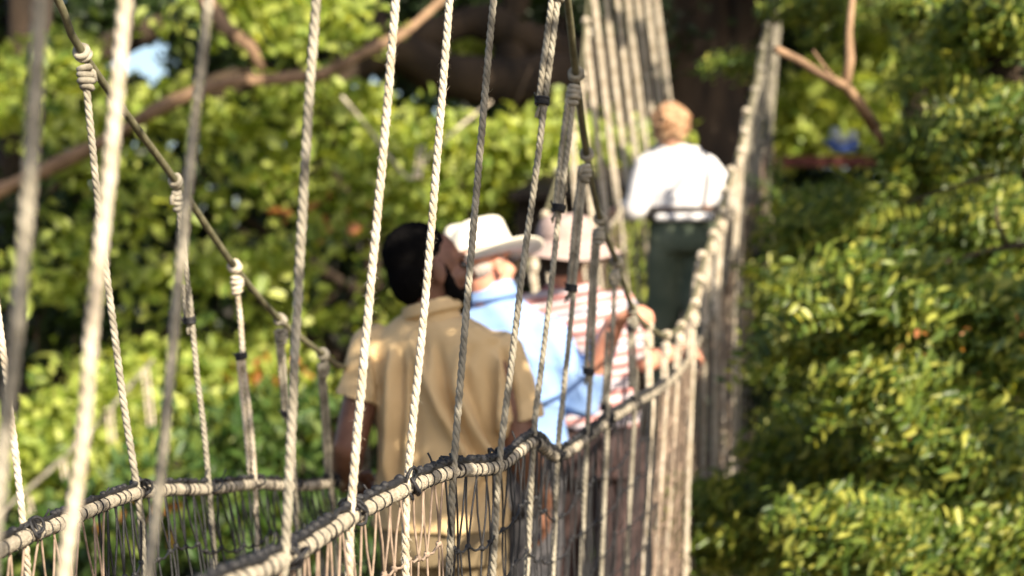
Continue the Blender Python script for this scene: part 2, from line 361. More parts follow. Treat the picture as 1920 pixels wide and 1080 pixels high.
def fray(mb, c, dn, R):
    for k in range(9):
        s = Vector([random.uniform(-1, 1) for _ in '123']); s = (s-dn*s.dot(dn)).normalized(); tube(mb, [c, c+dn*R*2+s*R*.5, c+dn*R*random.uniform(3, 4.5)+s*R*random.uniform(.7, 1.4)], R*.24, 4)
def suspender(label, cable, railp, low, R=.0065, dbl=None, tie=None, m='rope', fine=True, fz=0, group=None, kn=True, bind=True, mid=None, dbl2=None):
    """cable point, rail point, lower point; dbl=(t0,t1) doubled stretch; tie=t of a black tape tie"""
    root = empty('suspender_rope', railp, label, 'rope', group)
    dn = (railp-cable).normalized(); mb = MB(); a = cable+dn*(.0075+R*3 if kn else 0)
    n = 5; pts = []
    for i in range(n+1):
        t = i/n; q = a.lerp(railp, t)
        if mid is not None: q = q+mid*(4*t*(1-t))
        if 0 < i < n: q = q+Vector((random.uniform(-.002, .002), random.uniform(-.002, .002), 0))
        pts.append(q)
    side = Vector((0, 1, 0)).cross(dn).normalized()
    pts[-1] = railp+Vector((0, -.0115-R*.8, 0))
    allp = pts+[railp.lerp(low, .3)+Vector((0, -.006, 0)), low]
    kw = dict(sides=7 if fine else 5, per=10 if fine else 5)
    rope(mb, allp, R, fuzz=fz, **kw)
    for dd in (dbl, dbl2):
        if dd:
            k0 = a.lerp(railp, dd[0]); k1 = a.lerp(railp, dd[1])
            off = side*R*1.75+Vector((0, -R*.3, 0)); q = [k0.lerp(k1, i/4)+off+(mid*(4*(dd[0]+(dd[1]-dd[0])*i/4)*(1-(dd[0]+(dd[1]-dd[0])*i/4))) if mid is not None else Vector((0, 0, 0)))+side*random.uniform(-.001, .001) for i in range(5)]
            rope(mb, q, R*.95, fuzz=fz, phase=1, **kw)
    if tie is not None and fine: fray(mb, a.lerp(railp, tie)+side*R*1.2, dn, R*1.2)
    mb.build('rope_length', M[m], root)
    if kn: mb = MB(); g_ = lc if (cable-lc(cable.y)).length < (cable-rc(cable.y)).length else rc; knot(mb, cable, R*1.1, dn, (g_(cable.y+.05)-g_(cable.y-.05)).normalized()); mb.build('knot', M[m], root)
    if tie is not None: mb = MB(); tape(mb, a.lerp(railp, tie)+side*R*.8+(mid*(4*tie*(1-tie)) if mid is not None else Vector((0, 0, 0))), dn, R*1.9, .013); mb.build('tape_tie', M['black'], root)
    if bind:
        mb = MB()
        for k in range(5 if fine else 2):
            c = railp+Vector((random.uniform(-.012, .012), random.uniform(-.012, .012), random.uniform(-.004, .016)))
            torus_ring(mb, c, Vector([random.uniform(-1, 1), random.uniform(-.4, .4), random.uniform(-.6, .6)]), .0155*random.uniform(.8, 1.15), .0028, 12, 6, .12)
        mb.build('cord_binding', M['black'], root)
    return root
def low_from(railp, s, d): 
    return dk(d, s, .22)
# near side, from the left of the picture
S_ = suspender
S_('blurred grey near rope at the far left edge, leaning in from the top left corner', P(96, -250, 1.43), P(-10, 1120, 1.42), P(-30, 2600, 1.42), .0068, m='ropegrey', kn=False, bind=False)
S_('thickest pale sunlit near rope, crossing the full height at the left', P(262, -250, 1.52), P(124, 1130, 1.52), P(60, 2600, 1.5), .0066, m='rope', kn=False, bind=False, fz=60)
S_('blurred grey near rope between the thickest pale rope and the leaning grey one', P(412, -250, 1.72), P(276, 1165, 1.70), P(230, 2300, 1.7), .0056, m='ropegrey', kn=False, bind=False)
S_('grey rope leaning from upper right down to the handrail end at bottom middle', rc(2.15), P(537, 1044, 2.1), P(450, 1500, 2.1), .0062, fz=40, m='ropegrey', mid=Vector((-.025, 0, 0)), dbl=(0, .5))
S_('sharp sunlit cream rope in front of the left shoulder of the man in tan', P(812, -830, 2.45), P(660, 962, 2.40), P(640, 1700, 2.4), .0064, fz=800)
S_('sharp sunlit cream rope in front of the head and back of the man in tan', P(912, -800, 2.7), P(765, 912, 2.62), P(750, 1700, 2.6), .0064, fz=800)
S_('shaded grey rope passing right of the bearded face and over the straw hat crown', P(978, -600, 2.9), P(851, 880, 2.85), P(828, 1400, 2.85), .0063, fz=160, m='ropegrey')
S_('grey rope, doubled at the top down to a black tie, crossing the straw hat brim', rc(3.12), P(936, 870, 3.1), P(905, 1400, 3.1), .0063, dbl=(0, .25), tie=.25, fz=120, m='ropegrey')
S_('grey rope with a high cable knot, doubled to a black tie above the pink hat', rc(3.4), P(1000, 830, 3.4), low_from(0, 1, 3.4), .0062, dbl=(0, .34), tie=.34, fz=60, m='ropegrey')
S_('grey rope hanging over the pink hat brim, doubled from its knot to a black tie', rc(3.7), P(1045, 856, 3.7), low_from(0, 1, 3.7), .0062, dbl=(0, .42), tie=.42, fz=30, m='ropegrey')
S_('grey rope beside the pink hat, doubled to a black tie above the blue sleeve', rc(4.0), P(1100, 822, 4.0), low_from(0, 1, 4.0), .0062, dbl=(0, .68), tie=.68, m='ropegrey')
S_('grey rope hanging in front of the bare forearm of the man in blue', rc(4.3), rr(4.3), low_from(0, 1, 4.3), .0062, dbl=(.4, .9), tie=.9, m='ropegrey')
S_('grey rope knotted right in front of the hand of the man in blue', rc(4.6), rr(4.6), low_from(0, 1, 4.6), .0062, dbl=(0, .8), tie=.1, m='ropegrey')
near_labels = ['pale rope at the lowest cable knot beside the hand of the man in blue', 'pale rope whose knot stands just left of the gripping hand of the woman in stripes', 'pale rope whose knot stands just right of the gripping hand of the woman in stripes']
for i, d in enumerate([4.9, 5.18, 5.45]):
    S_(near_labels[i], rc(d), rr(d)+Vector((0, 0, -.03)), dk(d, 1), .0062, dbl=(0, .95), fine=False)
grp = 'ropes of the far rising stretch on the near side'
d = 5.7
while d < 9.8:
    S_('bunched rope fanning up to the near side cable beside the woman in white', rc(d)+Vector((.012*math.sin(d*9), 0, 0)), rr(d)+Vector((.03*math.sin(d*7), 0, -.02)), dk(d, 1, .26), .0075, dbl=(0, 1), fine=False, group=grp, m='rope' if d < 7.6 else 'ropegrey'); d += .2  # farther ropes get the shade-darkened rope colour
# far side
S_('thin knobbly rope rising at the left edge from the thick pale handrail', lc(2.62), P(52, 1003, 2.48), P(60, 1300, 2.5), .0055, m='rope', mid=Vector((-.02, 0, 0)))
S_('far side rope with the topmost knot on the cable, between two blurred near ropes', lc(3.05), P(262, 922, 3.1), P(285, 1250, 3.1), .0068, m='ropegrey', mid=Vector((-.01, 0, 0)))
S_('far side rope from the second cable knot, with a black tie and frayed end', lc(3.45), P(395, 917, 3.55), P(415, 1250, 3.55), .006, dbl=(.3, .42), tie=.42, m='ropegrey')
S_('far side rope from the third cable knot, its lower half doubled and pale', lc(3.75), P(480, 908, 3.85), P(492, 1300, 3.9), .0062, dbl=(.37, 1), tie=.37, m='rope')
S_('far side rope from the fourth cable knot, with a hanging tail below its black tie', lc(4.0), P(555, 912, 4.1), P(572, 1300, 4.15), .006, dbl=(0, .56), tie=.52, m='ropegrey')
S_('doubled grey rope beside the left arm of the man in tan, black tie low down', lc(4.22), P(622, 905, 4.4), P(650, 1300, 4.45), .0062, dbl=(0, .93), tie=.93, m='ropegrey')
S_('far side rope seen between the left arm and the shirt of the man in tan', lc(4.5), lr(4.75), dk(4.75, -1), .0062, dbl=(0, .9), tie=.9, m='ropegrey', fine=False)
grp = 'ropes of the far rising stretch on the far side'
d = 4.95
while d < 9.8:
    S_('pale rope fanning up to the far side cable beyond the pink hat', lc(d), lr(d), dk(d, -1), .0078, dbl=(0, .97), dbl2=None, fine=False, group=grp); d += .26 if d < 6.4 else .29

# nets
def net(name, label, g, s, d0, d1, sp, rows, m, seed, r=.0020):
    random.seed(seed); mb = MB(); cols = []; d = d0
    def pt(d, k):   # k metres below the rail
        a = g(d)+Vector((0, 0, -.012)); b = dk(d, s, .22); L = (b-a).length; t = min(1, k/L); sag = .035*math.sin(math.pi*t)
        return a.lerp(b, t)+Vector((s*sag*.3+.004*math.sin(d*31+k*17), 0, .004*math.sin(d*23)))
    depth = (g(d0)-dk(d0, s, .22)).length
    rowz = [.115+.1*i+random.uniform(-.008, .008) for i in range(rows)]
    def rowk(i, d): return rowz[i]+.006*math.sin(d*40+i*2)+.012*math.sin(d*9+i)
    cols = []
    while d < d1: cols.append(d); d += sp*random.uniform(.75, 1.25)
    for j, d in enumerate(cols):
        dj = [d+random.uniform(-.16, .16)*sp for _ in range(rows)]
        # two legs from the rail meeting at the first knot
        kn = pt(dj[0], rowk(0, d)); 
        for e in (-.42, .32):
            top = g(d+e*sp*1.3)+Vector((0, -.004, -.006)); m1 = top.lerp(kn, .5)+Vector((random.uniform(-.003, .003), 0, -.002)); tube(mb, catmull([top, m1, kn], .03), r, 5, False)
        prev = kn
        for i in range(1, rows):
            q = pt(dj[i], rowk(i, d)); mid_ = prev.lerp(q, .5)+Vector((random.uniform(-.0025, .0025), random.uniform(-.002, .002), 0))
            tube(mb, [prev, mid_, q], r, 5, False)
            if random.random() < .4: tube(mb, [prev+Vector((.004, .006, 0)), mid_+Vector((.006, .010, 0)), q+Vector((.002, .003, 0))], r*.9, 5, False)
            if i < 4 or random.random() < .4: ball(mb, q, r*2.4, r*2.2, r*2.4, n=5, m=6, bump=.2)
            prev = q
        ball(mb, kn, r*2.8, r*2.4, r*2.8, n=5, m=6, bump=.2)
        cols[j] = (d, [kn]+[pt(dj[i], rowk(i, d)) for i in range(1, rows)])
    for i in range(rows):
        row = []
        for j in range(len(cols)):
            row.append(cols[j][1][i])
            if j+1 < len(cols): row.append(cols[j][1][i].lerp(cols[j+1][1][i], .5)+Vector((0, 0, -.006)))
        if len(row) > 1: tube(mb, row, r*1.15, 5, False)
    o = mb.build(name, M[m]); tag(o, label, 'net'); return o
net('rope_net', 'brown twine net hanging under the sunlit end of the lashed handrail, bottom middle', rr, 1, 1.75, 2.82, .05, 9, 'brown', 3)
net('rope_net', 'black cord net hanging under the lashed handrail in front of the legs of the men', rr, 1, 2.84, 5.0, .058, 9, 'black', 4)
net('rope_net', 'net on the rising far stretch, seen nearly edge on right of the woman in stripes', rr, 1, 5.02, 9.7, .075, 9, 'brown', 5, .002)
net('rope_net', 'brown twine net corner under the pale handrail at the lower left corner', lr, -1, 2.0, 2.86, .07, 8, 'brown', 6)
net('rope_net', 'black cord net with dark foliage behind it, under the pale handrail at lower left', lr, -1, 2.88, 4.9, .055, 9, 'black', 7)
net('rope_net', 'net behind the people, on the far side of the rising stretch', lr, -1, 4.93, 9.7, .09, 8, 'brown', 8, .002)
random.seed(21)

# ------------------------------------------------------------------ people
def lim(p, q, r0, r1, mb, sides=16, sx=None, flat=False):
    """tapered rounded capsule"""
    p, q = Vector(p), Vector(q); d = (q-p); L = max(d.length, 1e-4); d /= L
    pts = []; rs = []
    for a in (-90, -65, -40, -15): pts.append(p+d*r0*math.sin(math.radians(a))); rs.append(r0*math.cos(math.radians(a)))
    for k in range(1, 6): pts.append(p.lerp(q, k/6)); rs.append(r0+(r1-r0)*k/6)
    if flat: pts += [q, q+d*.001]; rs += [r1, r1*.3]
    for a in (() if flat else (15, 40, 65, 90)): pts.append(q+d*r1*math.sin(math.radians(a))); rs.append(r1*math.cos(math.radians(a)))
    n = len(pts); u = d.orthogonal().normalized(); v = d.cross(u); vs = []; fs = []
    for c, r in zip(pts, rs):
        for k in range(sides):
            a = 2*math.pi*k/sides; vs.append(c+(u*math.cos(a)+v*math.sin(a))*max(r, 1e-4))
    for i in range(n-1):
        for k in range(sides):
            k2 = (k+1) % sides; fs.append((i*sides+k, i*sides+k2, (i+1)*sides+k2, (i+1)*sides+k))
    fs.append(tuple(range(sides))[::-1]); fs.append(tuple((n-1)*sides+k for k in range(sides))); mb.add(vs, fs)
def loftE(secs, mb, side, fwd, sides=28, e=2.3):
    """secs: (centre, halfwidth, halfdepth) stacked elliptical sections"""
    vs = []; fs = []; n = len(secs)
    S = []
    for i in range(n-1):
        for k in range(3):
            t = k/3; a, b = secs[i], secs[i+1]; S.append((a[0].lerp(b[0], t), a[1]+(b[1]-a[1])*t, a[2]+(b[2]-a[2])*t))
    S.append(secs[-1]); n = len(S)
    for c, hw, hd in S:
        for k in range(sides):
            a = 2*math.pi*k/sides; x = math.cos(a); y = math.sin(a)
            x = math.copysign(abs(x)**(2/e), x); y = math.copysign(abs(y)**(2/e), y)
            vs.append(c+side*hw*x+fwd*hd*y)
    for i in range(n-1):
        for k in range(sides):
            k2 = (k+1) % sides; fs.append((i*sides+k, i*sides+k2, (i+1)*sides+k2, (i+1)*sides+k))
    fs.append(tuple(range(sides))[::-1]); fs.append(tuple((n-1)*sides+k for k in range(sides))); mb.add(vs, fs)
def fuse(mb, name, m, parent, voxel=.007, smooth=6, disp=None):
    """weld overlapping closed shapes into one continuous skin"""
    o = mb.build(name, None, parent); me0 = o.data
    r = o.modifiers.new('r', 'REMESH'); r.mode = 'VOXEL'; r.voxel_size = voxel; r.use_smooth_shade = True
    s = o.modifiers.new('s', 'SMOOTH'); s.factor = .5; s.iterations = smooth
    dg = bpy.context.evaluated_depsgraph_get(); dg.update(); me = bpy.data.meshes.new_from_object(o.evaluated_get(dg))
    o.modifiers.clear(); o.data = me; me.name = name; bpy.data.meshes.remove(me0)
    if disp:
        n = len(me.vertices); co = np.empty(n*3, np.float32); me.vertices.foreach_get('co', co); no = np.empty(n*3, np.float32)
        me.vertices.foreach_get('normal', no); co = co.reshape(-1, 3); no = no.reshape(-1, 3)
        off = np.array(parent_loc(parent)); co = co+no*disp(co+off, no)[:, None]; me.vertices.foreach_set('co', co.astype(np.float32).ravel()); me.update()
    me.materials.clear(); me.materials.append(m); me.polygons.foreach_set('use_smooth', [True]*len(me.polygons)); return o
def folds(seed, amp=.006, dirs=None, freq=38):
    r = np.random.default_rng(seed)
    W = [(r.normal(size=3)*np.array([1, .6, .55]) if dirs is None else np.array(dirs[i % len(dirs)])+r.normal(size=3)*.18, r.uniform(.6, 1.5)*freq, r.uniform(0, 6.28)) for i in range(5)]
    def f(co, no):
        q = co+.02*np.sin(co[:, [1, 2, 0]]*11+seed); s = 0
        for d, k, p in W: d = d/np.linalg.norm(d); s = s+(1-np.abs(np.sin((q@d)*k*.5+p)))**2.2*(.5+.5*np.sin(q[:, 2]*7+p*2+q[:, 0]*5))
        return amp*(s-1.0)
    return f
def hand(mb, wrist, palm_dir, back_n, sgn, curl=.9, s=1.0, r=.0085):
    """palm plus four unequal bent fingers and a thumb leaving the side of the palm"""
    d = palm_dir.normalized(); n = (back_n-d*back_n.dot(d)).normalized(); w_ = d.cross(n)*sgn
    pc = wrist+d*.045*s
    R = Matrix((w_, d, n)).transposed(); ball(mb, pc, .040*s, .052*s, .016*s, R=R, n=10, m=16)
    for k, (o, L) in enumerate(((-.030, .070), (-.010, .078), (.010, .074), (.028, .058))):
        p = wrist+(d*.082+w_*o)*s; a = .25; rr_ = r*s*(1 if k < 3 else .88)
        for j, fr_ in enumerate((.45, .31, .24)):
            a += curl*(.75 if j == 0 else .95); q = p+(d*math.cos(a)-n*math.sin(a))*L*fr_*s; lim(p, q, rr_*(1-.08*j), rr_*(.92-.08*j), mb, 8); p = q
    p = wrist+(d*.022-w_*.034)*s; q = p+(d*.75-w_*.55-n*.35).normalized()*.038*s; q2 = q+(d*.6+w_*.25-n*.75).normalized()*.030*s
    lim(p, q, .012*s, .010*s, mb, 8); lim(q, q2, .0098*s, .0085*s, mb, 8)
def headshape(mb, c, f, u, s=1.0):
    f = f.normalized(); u = (u-f*u.dot(f)).normalized(); r = f.cross(u); R = Matrix((r, f, u)).transposed()
    def at(x, y, z): return c+(r*x+f*y+u*z)*s
    def E(x, y, z, a, b, e): ball(mb, at(x, y, z), a*s, b*s, e*s, R=R, n=12, m=20)
    E(0, -.012, .030, .075, .095, .088); E(0, .030, -.030, .060, .062, .068); E(0, .050, -.065, .042, .042, .036); E(0, .076, -.090, .022, .02, .018)
    E(0, .078, .034, .052, .018, .012)
    for k in (-1, 1):
        E(k*.036, .060, -.018, .026, .026, .026); E(k*.080, -.004, -.004, .009, .020, .034); E(k*.085, -.012, .010, .006, .010, .018); E(k*.082, 0, -.026, .006, .009, .010)
    lim(at(0, .088, .026), at(0, .114, -.018), .009*s, .014*s, mb, 10); E(.011, .102, -.022, .009, .010, .008); E(-.011, .102, -.022, .009, .010, .008)
    E(0, .090, -.050, .023, .011, .006); E(0, .088, -.060, .021, .011, .007)
    return at, R, r, f, u
def eyes(at, R, s, parent):
    for k in (-1, 1):
        mb = MB(); ball(mb, at(k*.031, .080, .010), .0125*s); mb.build('eye', M['eye'], parent)
def shoe(parent, ankle, f, m):
    f = Vector((f.x, f.y, 0)).normalized(); mb = MB(); r = f.cross(Vector((0, 0, 1))); R = Matrix((r, f, Vector((0, 0, 1)))).transposed()
    g = Vector((ankle.x, ankle.y, ankle.z-.045)); ball(mb, g+f*.075, .045, .09, .036, R=R); ball(mb, g+f*.0, .038, .055, .05, R=R); ball(mb, g+f*.05-Vector((0, 0, .02)), .045, .13, .02, R=R)
    fuse(mb, 'shoe', m, parent, .007, 3)
def hatmesh(parent, at, R, prof, m, stretch=1.17, pinch=0, curl=0, wave=0, name='hat'):
    """prof: list of (radius,z) from inside brim round the outer edge, up the crown"""
    mb = MB(); N = 56; vs = []; fs = []; o = at(0, 0, 0)
    for (rad, z, isb) in prof:
        for k in range(N):
            a = 2*math.pi*k/N; x = math.cos(a)*rad; y = math.sin(a)*rad*stretch; zz = z
            if isb: zz += curl*abs(math.cos(a))**2*isb+wave*math.sin(3*a+1)*isb-curl*.6*max(0, math.sin(a))**3*isb
            else:
                zz -= pinch*math.exp(-(x/.022)**2)*(1 if z > .1 else 0)*(1-.5*math.sin(a))
                if z > .1: x *= 1-.14*max(0, math.sin(a))
            vs.append(o+R @ Vector((x, y, zz)))
    n = len(prof)
    for i in range(n-1):
        for k in range(N): k2 = (k+1) % N; fs.append((i*N+k, i*N+k2, (i+1)*N+k2, (i+1)*N+k))
    fs.append(tuple((n-1)*N+k for k in range(N))); mb.add(vs, fs); return mb.build(name, m, parent)
def legs(mb, hips, knees, ankles, r=(.085, .06, .05)):
    for h, k, a in zip(hips, knees, ankles): lim(h, k, r[0], r[1], mb); lim(k, a, r[1], r[2], mb)
BF = Vector((.235, 1, .08)).normalized(); BS = Vector((1, -.235, 0)).normalized(); UP = Vector((0, 0, 1))

# --- man in tan, leaning, face turned to the right
D = 4.4
root = empty('person', V3(-.16, D, deckz(D)), 'man seen from behind in a tan polo shirt, with short black hair and beard', 'person')
def T(px, py, dd=0): return P(px, py, D+dd)
hc = T(808, 512, .0); hf = Vector((.93, .36, .10)).normalized(); hu = Vector((-.18, .0, 1))
mb = MB(); at, R, r_, f_, u_ = headshape(mb, hc, hf, hu, .99)
lim(T(812, 600, .02), at(0, -.02, -.03), .062, .056, mb)
sec = [(T(818, 600), .08, .06), (T(815, 640, .02), .155, .075), (T(815, 720, .02), .165, .10), (T(822, 830, .02), .145, .095), (T(828, 930, .02), .15, .10), (T(832, 1010, .02), .155, .105)]
loftE([(a, b*.9, c*.9) for a, b, c in sec], mb, BS, BF)
shL, shR = T(700, 655, .03), T(938, 668, .0); elL, elR = T(655, 838, -.02), T(980, 848, -.03); wrL, wrR = T(648, 905, .17), T(1018, 945, .17)
for sh, el, wr in ((shL, elL, wrL), (shR, elR, wrR)): lim(sh, el, .052, .043, mb); lim(el, el.lerp(wr, .35), .043, .044, mb); lim(el.lerp(wr, .3), wr, .044, .028, mb)
hand(mb, wrL, (lr(4.72)+Vector((0, .1, .02))-wrL), Vector((-.6, 0, .8)), -1, .95); hand(mb, wrR, Vector((.1, .35, -.9)), Vector((.9, -.3, .2)), 1, .45)
hipL, hipR = T(778, 1010, .03), T(882, 1010, .03); knL, knR = V3(hipL.x, D+.12, -1.12), V3(hipR.x+.02, D-.02, -1.13); anL, anR = V3(hipL.x, D+.05, deckz(D)+.09), V3(hipR.x+.02, D-.2, deckz(D)+.09)
legs(mb, (hipL, hipR), (knL, knR), (anL, anR), (.075, .05, .04))
fuse(mb, 'body', M['skin1'], root, .006, 3); eyes(at, R, .99, root)
mb = MB(); ball(mb, at(0, -.036, .055), .080, .088, .082, R=R, n=14, m=24); ball(mb, at(0, -.058, .0), .072, .056, .078, R=R, n=12, m=20); fuse(mb, 'hair', M['hair1'], root, .006, 2, lambda co, no: .0025*np.sin(co[:, 0]*700)*np.sin(co[:, 2]*650)*np.sin(co[:, 1]*620))
mb = MB(); ball(mb, at(0, .050, -.068), .054, .052, .045, R=R, n=12, m=20); ball(mb, at(0, .072, -.088), .032, .03, .03, R=R)
for k in (-1, 1): lim(at(k*.067, .012, .01), at(k*.055, .035, -.06), .012, .02, mb)
fuse(mb, 'beard', M['hair1'], root, .006, 2, lambda co, no: .002*np.sin(co[:, 0]*700)*np.sin(co[:, 2]*650))
mb = MB()
sec = [(T(815, 592), .078, .062), (T(818, 606, .0), .12, .075), (T(818, 632, .01), .175, .098), (T(818, 680, .02), .185, .120), (T(820, 740, .02), .178, .125), (T(824, 810, .02), .170, .118), (T(828, 880, .02), .172, .122), (T(828, 940, .02), .178, .13), (T(828, 985, .02), .181, .135)]
loftE(sec, mb, BS, BF, e=2.2)
lim(shL, T(672, 748, .0), .066, .062, mb, flat=True); lim(shR, T(976, 790, -.02), .070, .060, mb, flat=True)
dd_ = (T(673, 738)-shL).normalized(); lim(T(676, 732), T(671, 750), .060, .066, mb, flat=True); lim(T(972, 772, -.02), T(977, 792, -.02), .062, .065, mb, flat=True)
def tanfold(co, no):
    f = folds(3, .006, [(.8, .1, .55), (.9, 0, .25), (.7, 0, .7)], 42)(co, no)
    px = 960+co[:, 0]/co[:, 1]*FPX; py = 540-(co[:, 2]-CZ)/co[:, 1]*FPX
    back = (no[:, 1] < .2)
    def crease(x0, y0, x1, y1, wd, amp, bend=0):
        dx, dy = x1-x0, y1-y0; L = math.hypot(dx, dy); t = ((px-x0)*dx+(py-y0)*dy)/L/L; n_ = ((px-x0)*dy-(py-y0)*dx)/L+bend*np.sin(np.clip(t, 0, 1)*3.14)
        e = np.clip(t*5, 0, 1)*np.clip((1-t)*5, 0, 1); return 1.7*amp*e*(np.exp(-(n_/wd)**2)-.8*np.exp(-((n_-wd*1.7)/wd)**2))
    c = crease(800, 640, 905, 900, 11, .016, 22)+crease(850, 700, 960, 900, 12, .016, 18)+crease(770, 620, 860, 820, 10, .010, 14)+crease(735, 640, 728, 930, 9, .020, -5)+crease(760, 650, 765, 960, 12, .010, 6)
    c += crease(925, 650, 950, 850, 9, .020, -6)+crease(870, 640, 850, 760, 10, .007, 5)+crease(690, 650, 700, 760, 7, .008)+crease(700, 610, 780, 585, 8, .006)+crease(940, 850, 860, 960, 12, .012, 10)+crease(880, 610, 940, 640, 8, .006)
    g = np.clip((-.12-(co[:, 2]-CZ))/.1, .3, 1); return f*g+c*back
fuse(mb, 'shirt', M['tan'], root, .0065, 6, tanfold)
mb = MB(); c0 = T(812, 585); A = Vector((-.25, .05, 1)).normalized()
for k, rr_ in ((0, .076), (.012, .073), (.022, .070)): torus_ring(mb, c0+A*k, A, rr_, .008, 32, 8)
lim(c0-A*.03, c0-A*.005, .070, .066, mb, 24)
fuse(mb, 'collar', M['tan'], root, .005, 4)
mb = MB(); loftE([(T(828, 958, .02), .166, .12), (T(830, 1010, .02), .172, .125), (T(830, 1050, .02), .165, .12)], mb, BS, BF); legs(mb, (hipL, hipR), (knL, knR), (anL, anR), (.098, .075, .068))
fuse(mb, 'trousers', M['khaki'], root, .009, 6, folds(5, .006, None, 30))
shoe(root, anL, BF, M['shoe']); shoe(root, anR, BF, M['shoe'])

# --- man in blue with the straw hat
D = 5.1
root = empty('person', V3(-.02, D, deckz(D)), 'man in a light blue shirt and cream straw hat, gripping the cable', 'person')
hc = T(908, 506); hf = Vector((.72, .66, .16)).normalized(); hu = Vector((-.43, -.16, 1))
mb = MB(); at, R, r_, f_, u_ = headshape(mb, hc, hf, hu, .95)
lim(T(918, 585, .03), at(0, -.02, -.03), .060, .056, mb)
sec = [(T(925, 570, .02), .08, .06), (T(935, 610, .02), .16, .08), (T(945, 690, .02), .17, .10), (T(950, 800, .02), .16, .10), (T(950, 870, .02), .165, .105), (T(950, 930, .02), .16, .105)]
loftE([(a, b*.88, c*.88) for a, b, c in sec], mb, BS, BF)
shL, shR = T(845, 620, .02), T(1026, 632, .0); elL, elR = T(815, 800, .05), T(1092, 745, -.02); wrL, wrR = T(830, 880, .25), T(1152, 606, -.14)
for sh, el, wr in ((shL, elL, wrL), (shR, elR, wrR)): lim(sh, el, .054, .044, mb); lim(el, wr, .046, .031, mb)
hand(mb, wrR, Vector((.62, -.55, .45)), Vector((-.35, .15, .95)), 1, .95, 1.08); hand(mb, wrL, Vector((0, .4, -.9)), Vector((-.9, 0, .2)), -1, .5)
hipL, hipR = T(905, 930, .03), T(1000, 930, .03); knL, knR = V3(hipL.x, D+.15, -1.04), V3(hipR.x, D-.02, -1.08); anL, anR = V3(hipL.x, D+.15, deckz(D+.15)+.09), V3(hipR.x, D-.15, deckz(D-.15)+.09)
legs(mb, (hipL, hipR), (knL, knR), (anL, anR), (.075, .05, .04))
fuse(mb, 'body', M['skin2'], root, .0065, 3); eyes(at, R, .95, root)
mb = MB(); ball(mb, at(0, -.046, .004), .072, .054, .036, R=R, n=14, m=24)
for k in (-1, 1): lim(at(k*.070, .014, .03), at(k*.070, .006, -.02), .010, .008, mb)
fuse(mb, 'hair', M['hairgrey'], root, .006, 2)
s_ = .97
prof = [(.082, .035, 0), (.084, .030, 0), (.120, .026, .4), (.158, .028, 1), (.163, .031, 1.05), (.158, .034, 1), (.120, .033, .4), (.090, .036, 0), (.0875, .043, 0), (.086, .062, 0), (.083, .09, 0), (.078, .118, 0), (.070, .132, 0), (.056, .138, 0), (.03, .139, 0), (.008, .139, 0)]
prof = [(a_*1.08, b_*1.10+.002, c_) for a_, b_, c_ in prof]
hatmesh(root, at, R, prof, M['straw'], 1.17, .016, .030, 0)
hatmesh(root, at, R, [(.0945, .044, 0), (.0967, .047, 0), (.0957, .062, 0), (.0930, .068, 0)], M['hatband'], 1.17, name='hat_band')
mb = MB()
sec = [(T(920, 556, .02), .078, .062), (T(925, 575, .02), .125, .075), (T(935, 605, .02), .178, .098), (T(942, 660, .02), .19, .120), (T(948, 730, .02), .183, .125), (T(952, 800, .02), .178, .12), (T(955, 850, .02), .182, .125)]
loftE(sec, mb, BS, BF, e=2.2); lim(shL, elL, .068, .06, mb); lim(elL, wrL, .058, .045, mb); lim(shR, elR, .075, .066, mb); lim(elR, T(1126, 660, -.08), .066, .050, mb); lim(T(1124, 668, -.08), T(1127, 656, -.08), .052, .052, mb)
fuse(mb, 'shirt', M['blue'], root, .008, 6, folds(12, .009, [(.8, .1, .5), (.4, 0, .9), (.9, .2, -.3)], 40))
mb = MB(); c0 = T(918, 556, .02); A = Vector((-.2, -.05, 1)).normalized()
for k, rr_ in ((0, .078), (.018, .074), (.034, .069)): torus_ring(mb, c0+A*k, A, rr_, .010, 32, 8)
lim(c0-A*.01, c0+A*.02, .068, .064, mb, 24); fuse(mb, 'collar', M['blue'], root, .005, 4)
mb = MB(); loftE([(T(952, 838, .02), .170, .12), (T(952, 900, .02), .175, .125), (T(952, 950, .02), .165, .12)], mb, BS, BF); legs(mb, (hipL, hipR), (knL, knR), (anL, anR), (.098, .075, .068))
fuse(mb, 'trousers', M['bluej'], root, .009, 5, folds(6, .006, None, 30))
shoe(root, anL, BF, M['shoe']); shoe(root, anR, BF, M['shoe'])

# --- woman in stripes with the pink bucket hat
D = 5.75
root = empty('person', V3(.24, D, deckz(D)), 'woman in a striped top and pink beige bucket hat, gripping a rope', 'person')
hc = T(1062, 468); hf = Vector((.35, .93, .02)).normalized(); hu = Vector((-.04, -.06, 1))
mb = MB(); at, R, r_, f_, u_ = headshape(mb, hc, hf, hu, .93)
lim(T(1068, 560, .03), at(0, -.02, -.03), .055, .05, mb)
sec = [(T(1070, 545, .02), .08, .06), (T(1075, 580, .02), .16, .08), (T(1085, 650, .02), .16, .10), (T(1095, 740, .02), .15, .10), (T(1105, 810, .02), .16, .11), (T(1110, 860, .02), .165, .12)]
loftE([(a, b*.9, c*.9) for a, b, c in sec], mb, BS, BF)
shL, shR = T(985, 580, .02), T(1158, 572, .0); elL, elR = T(960, 700, .1), T(1212, 678, .02); wrL, wrR = T(985, 740, .3), T(1262, 662, .2)
for sh, el, wr in ((shL, elL, wrL), (shR, elR, wrR)): lim(sh, el, .047, .038, mb); lim(el, wr, .038, .026, mb)
hand(mb, wrR, Vector((.95, .1, .05)), Vector((-.1, -.5, .8)), 1, .85, 1.0); hand(mb, wrL, Vector((0, .7, -.5)), Vector((-.6, 0, .6)), -1, .9)
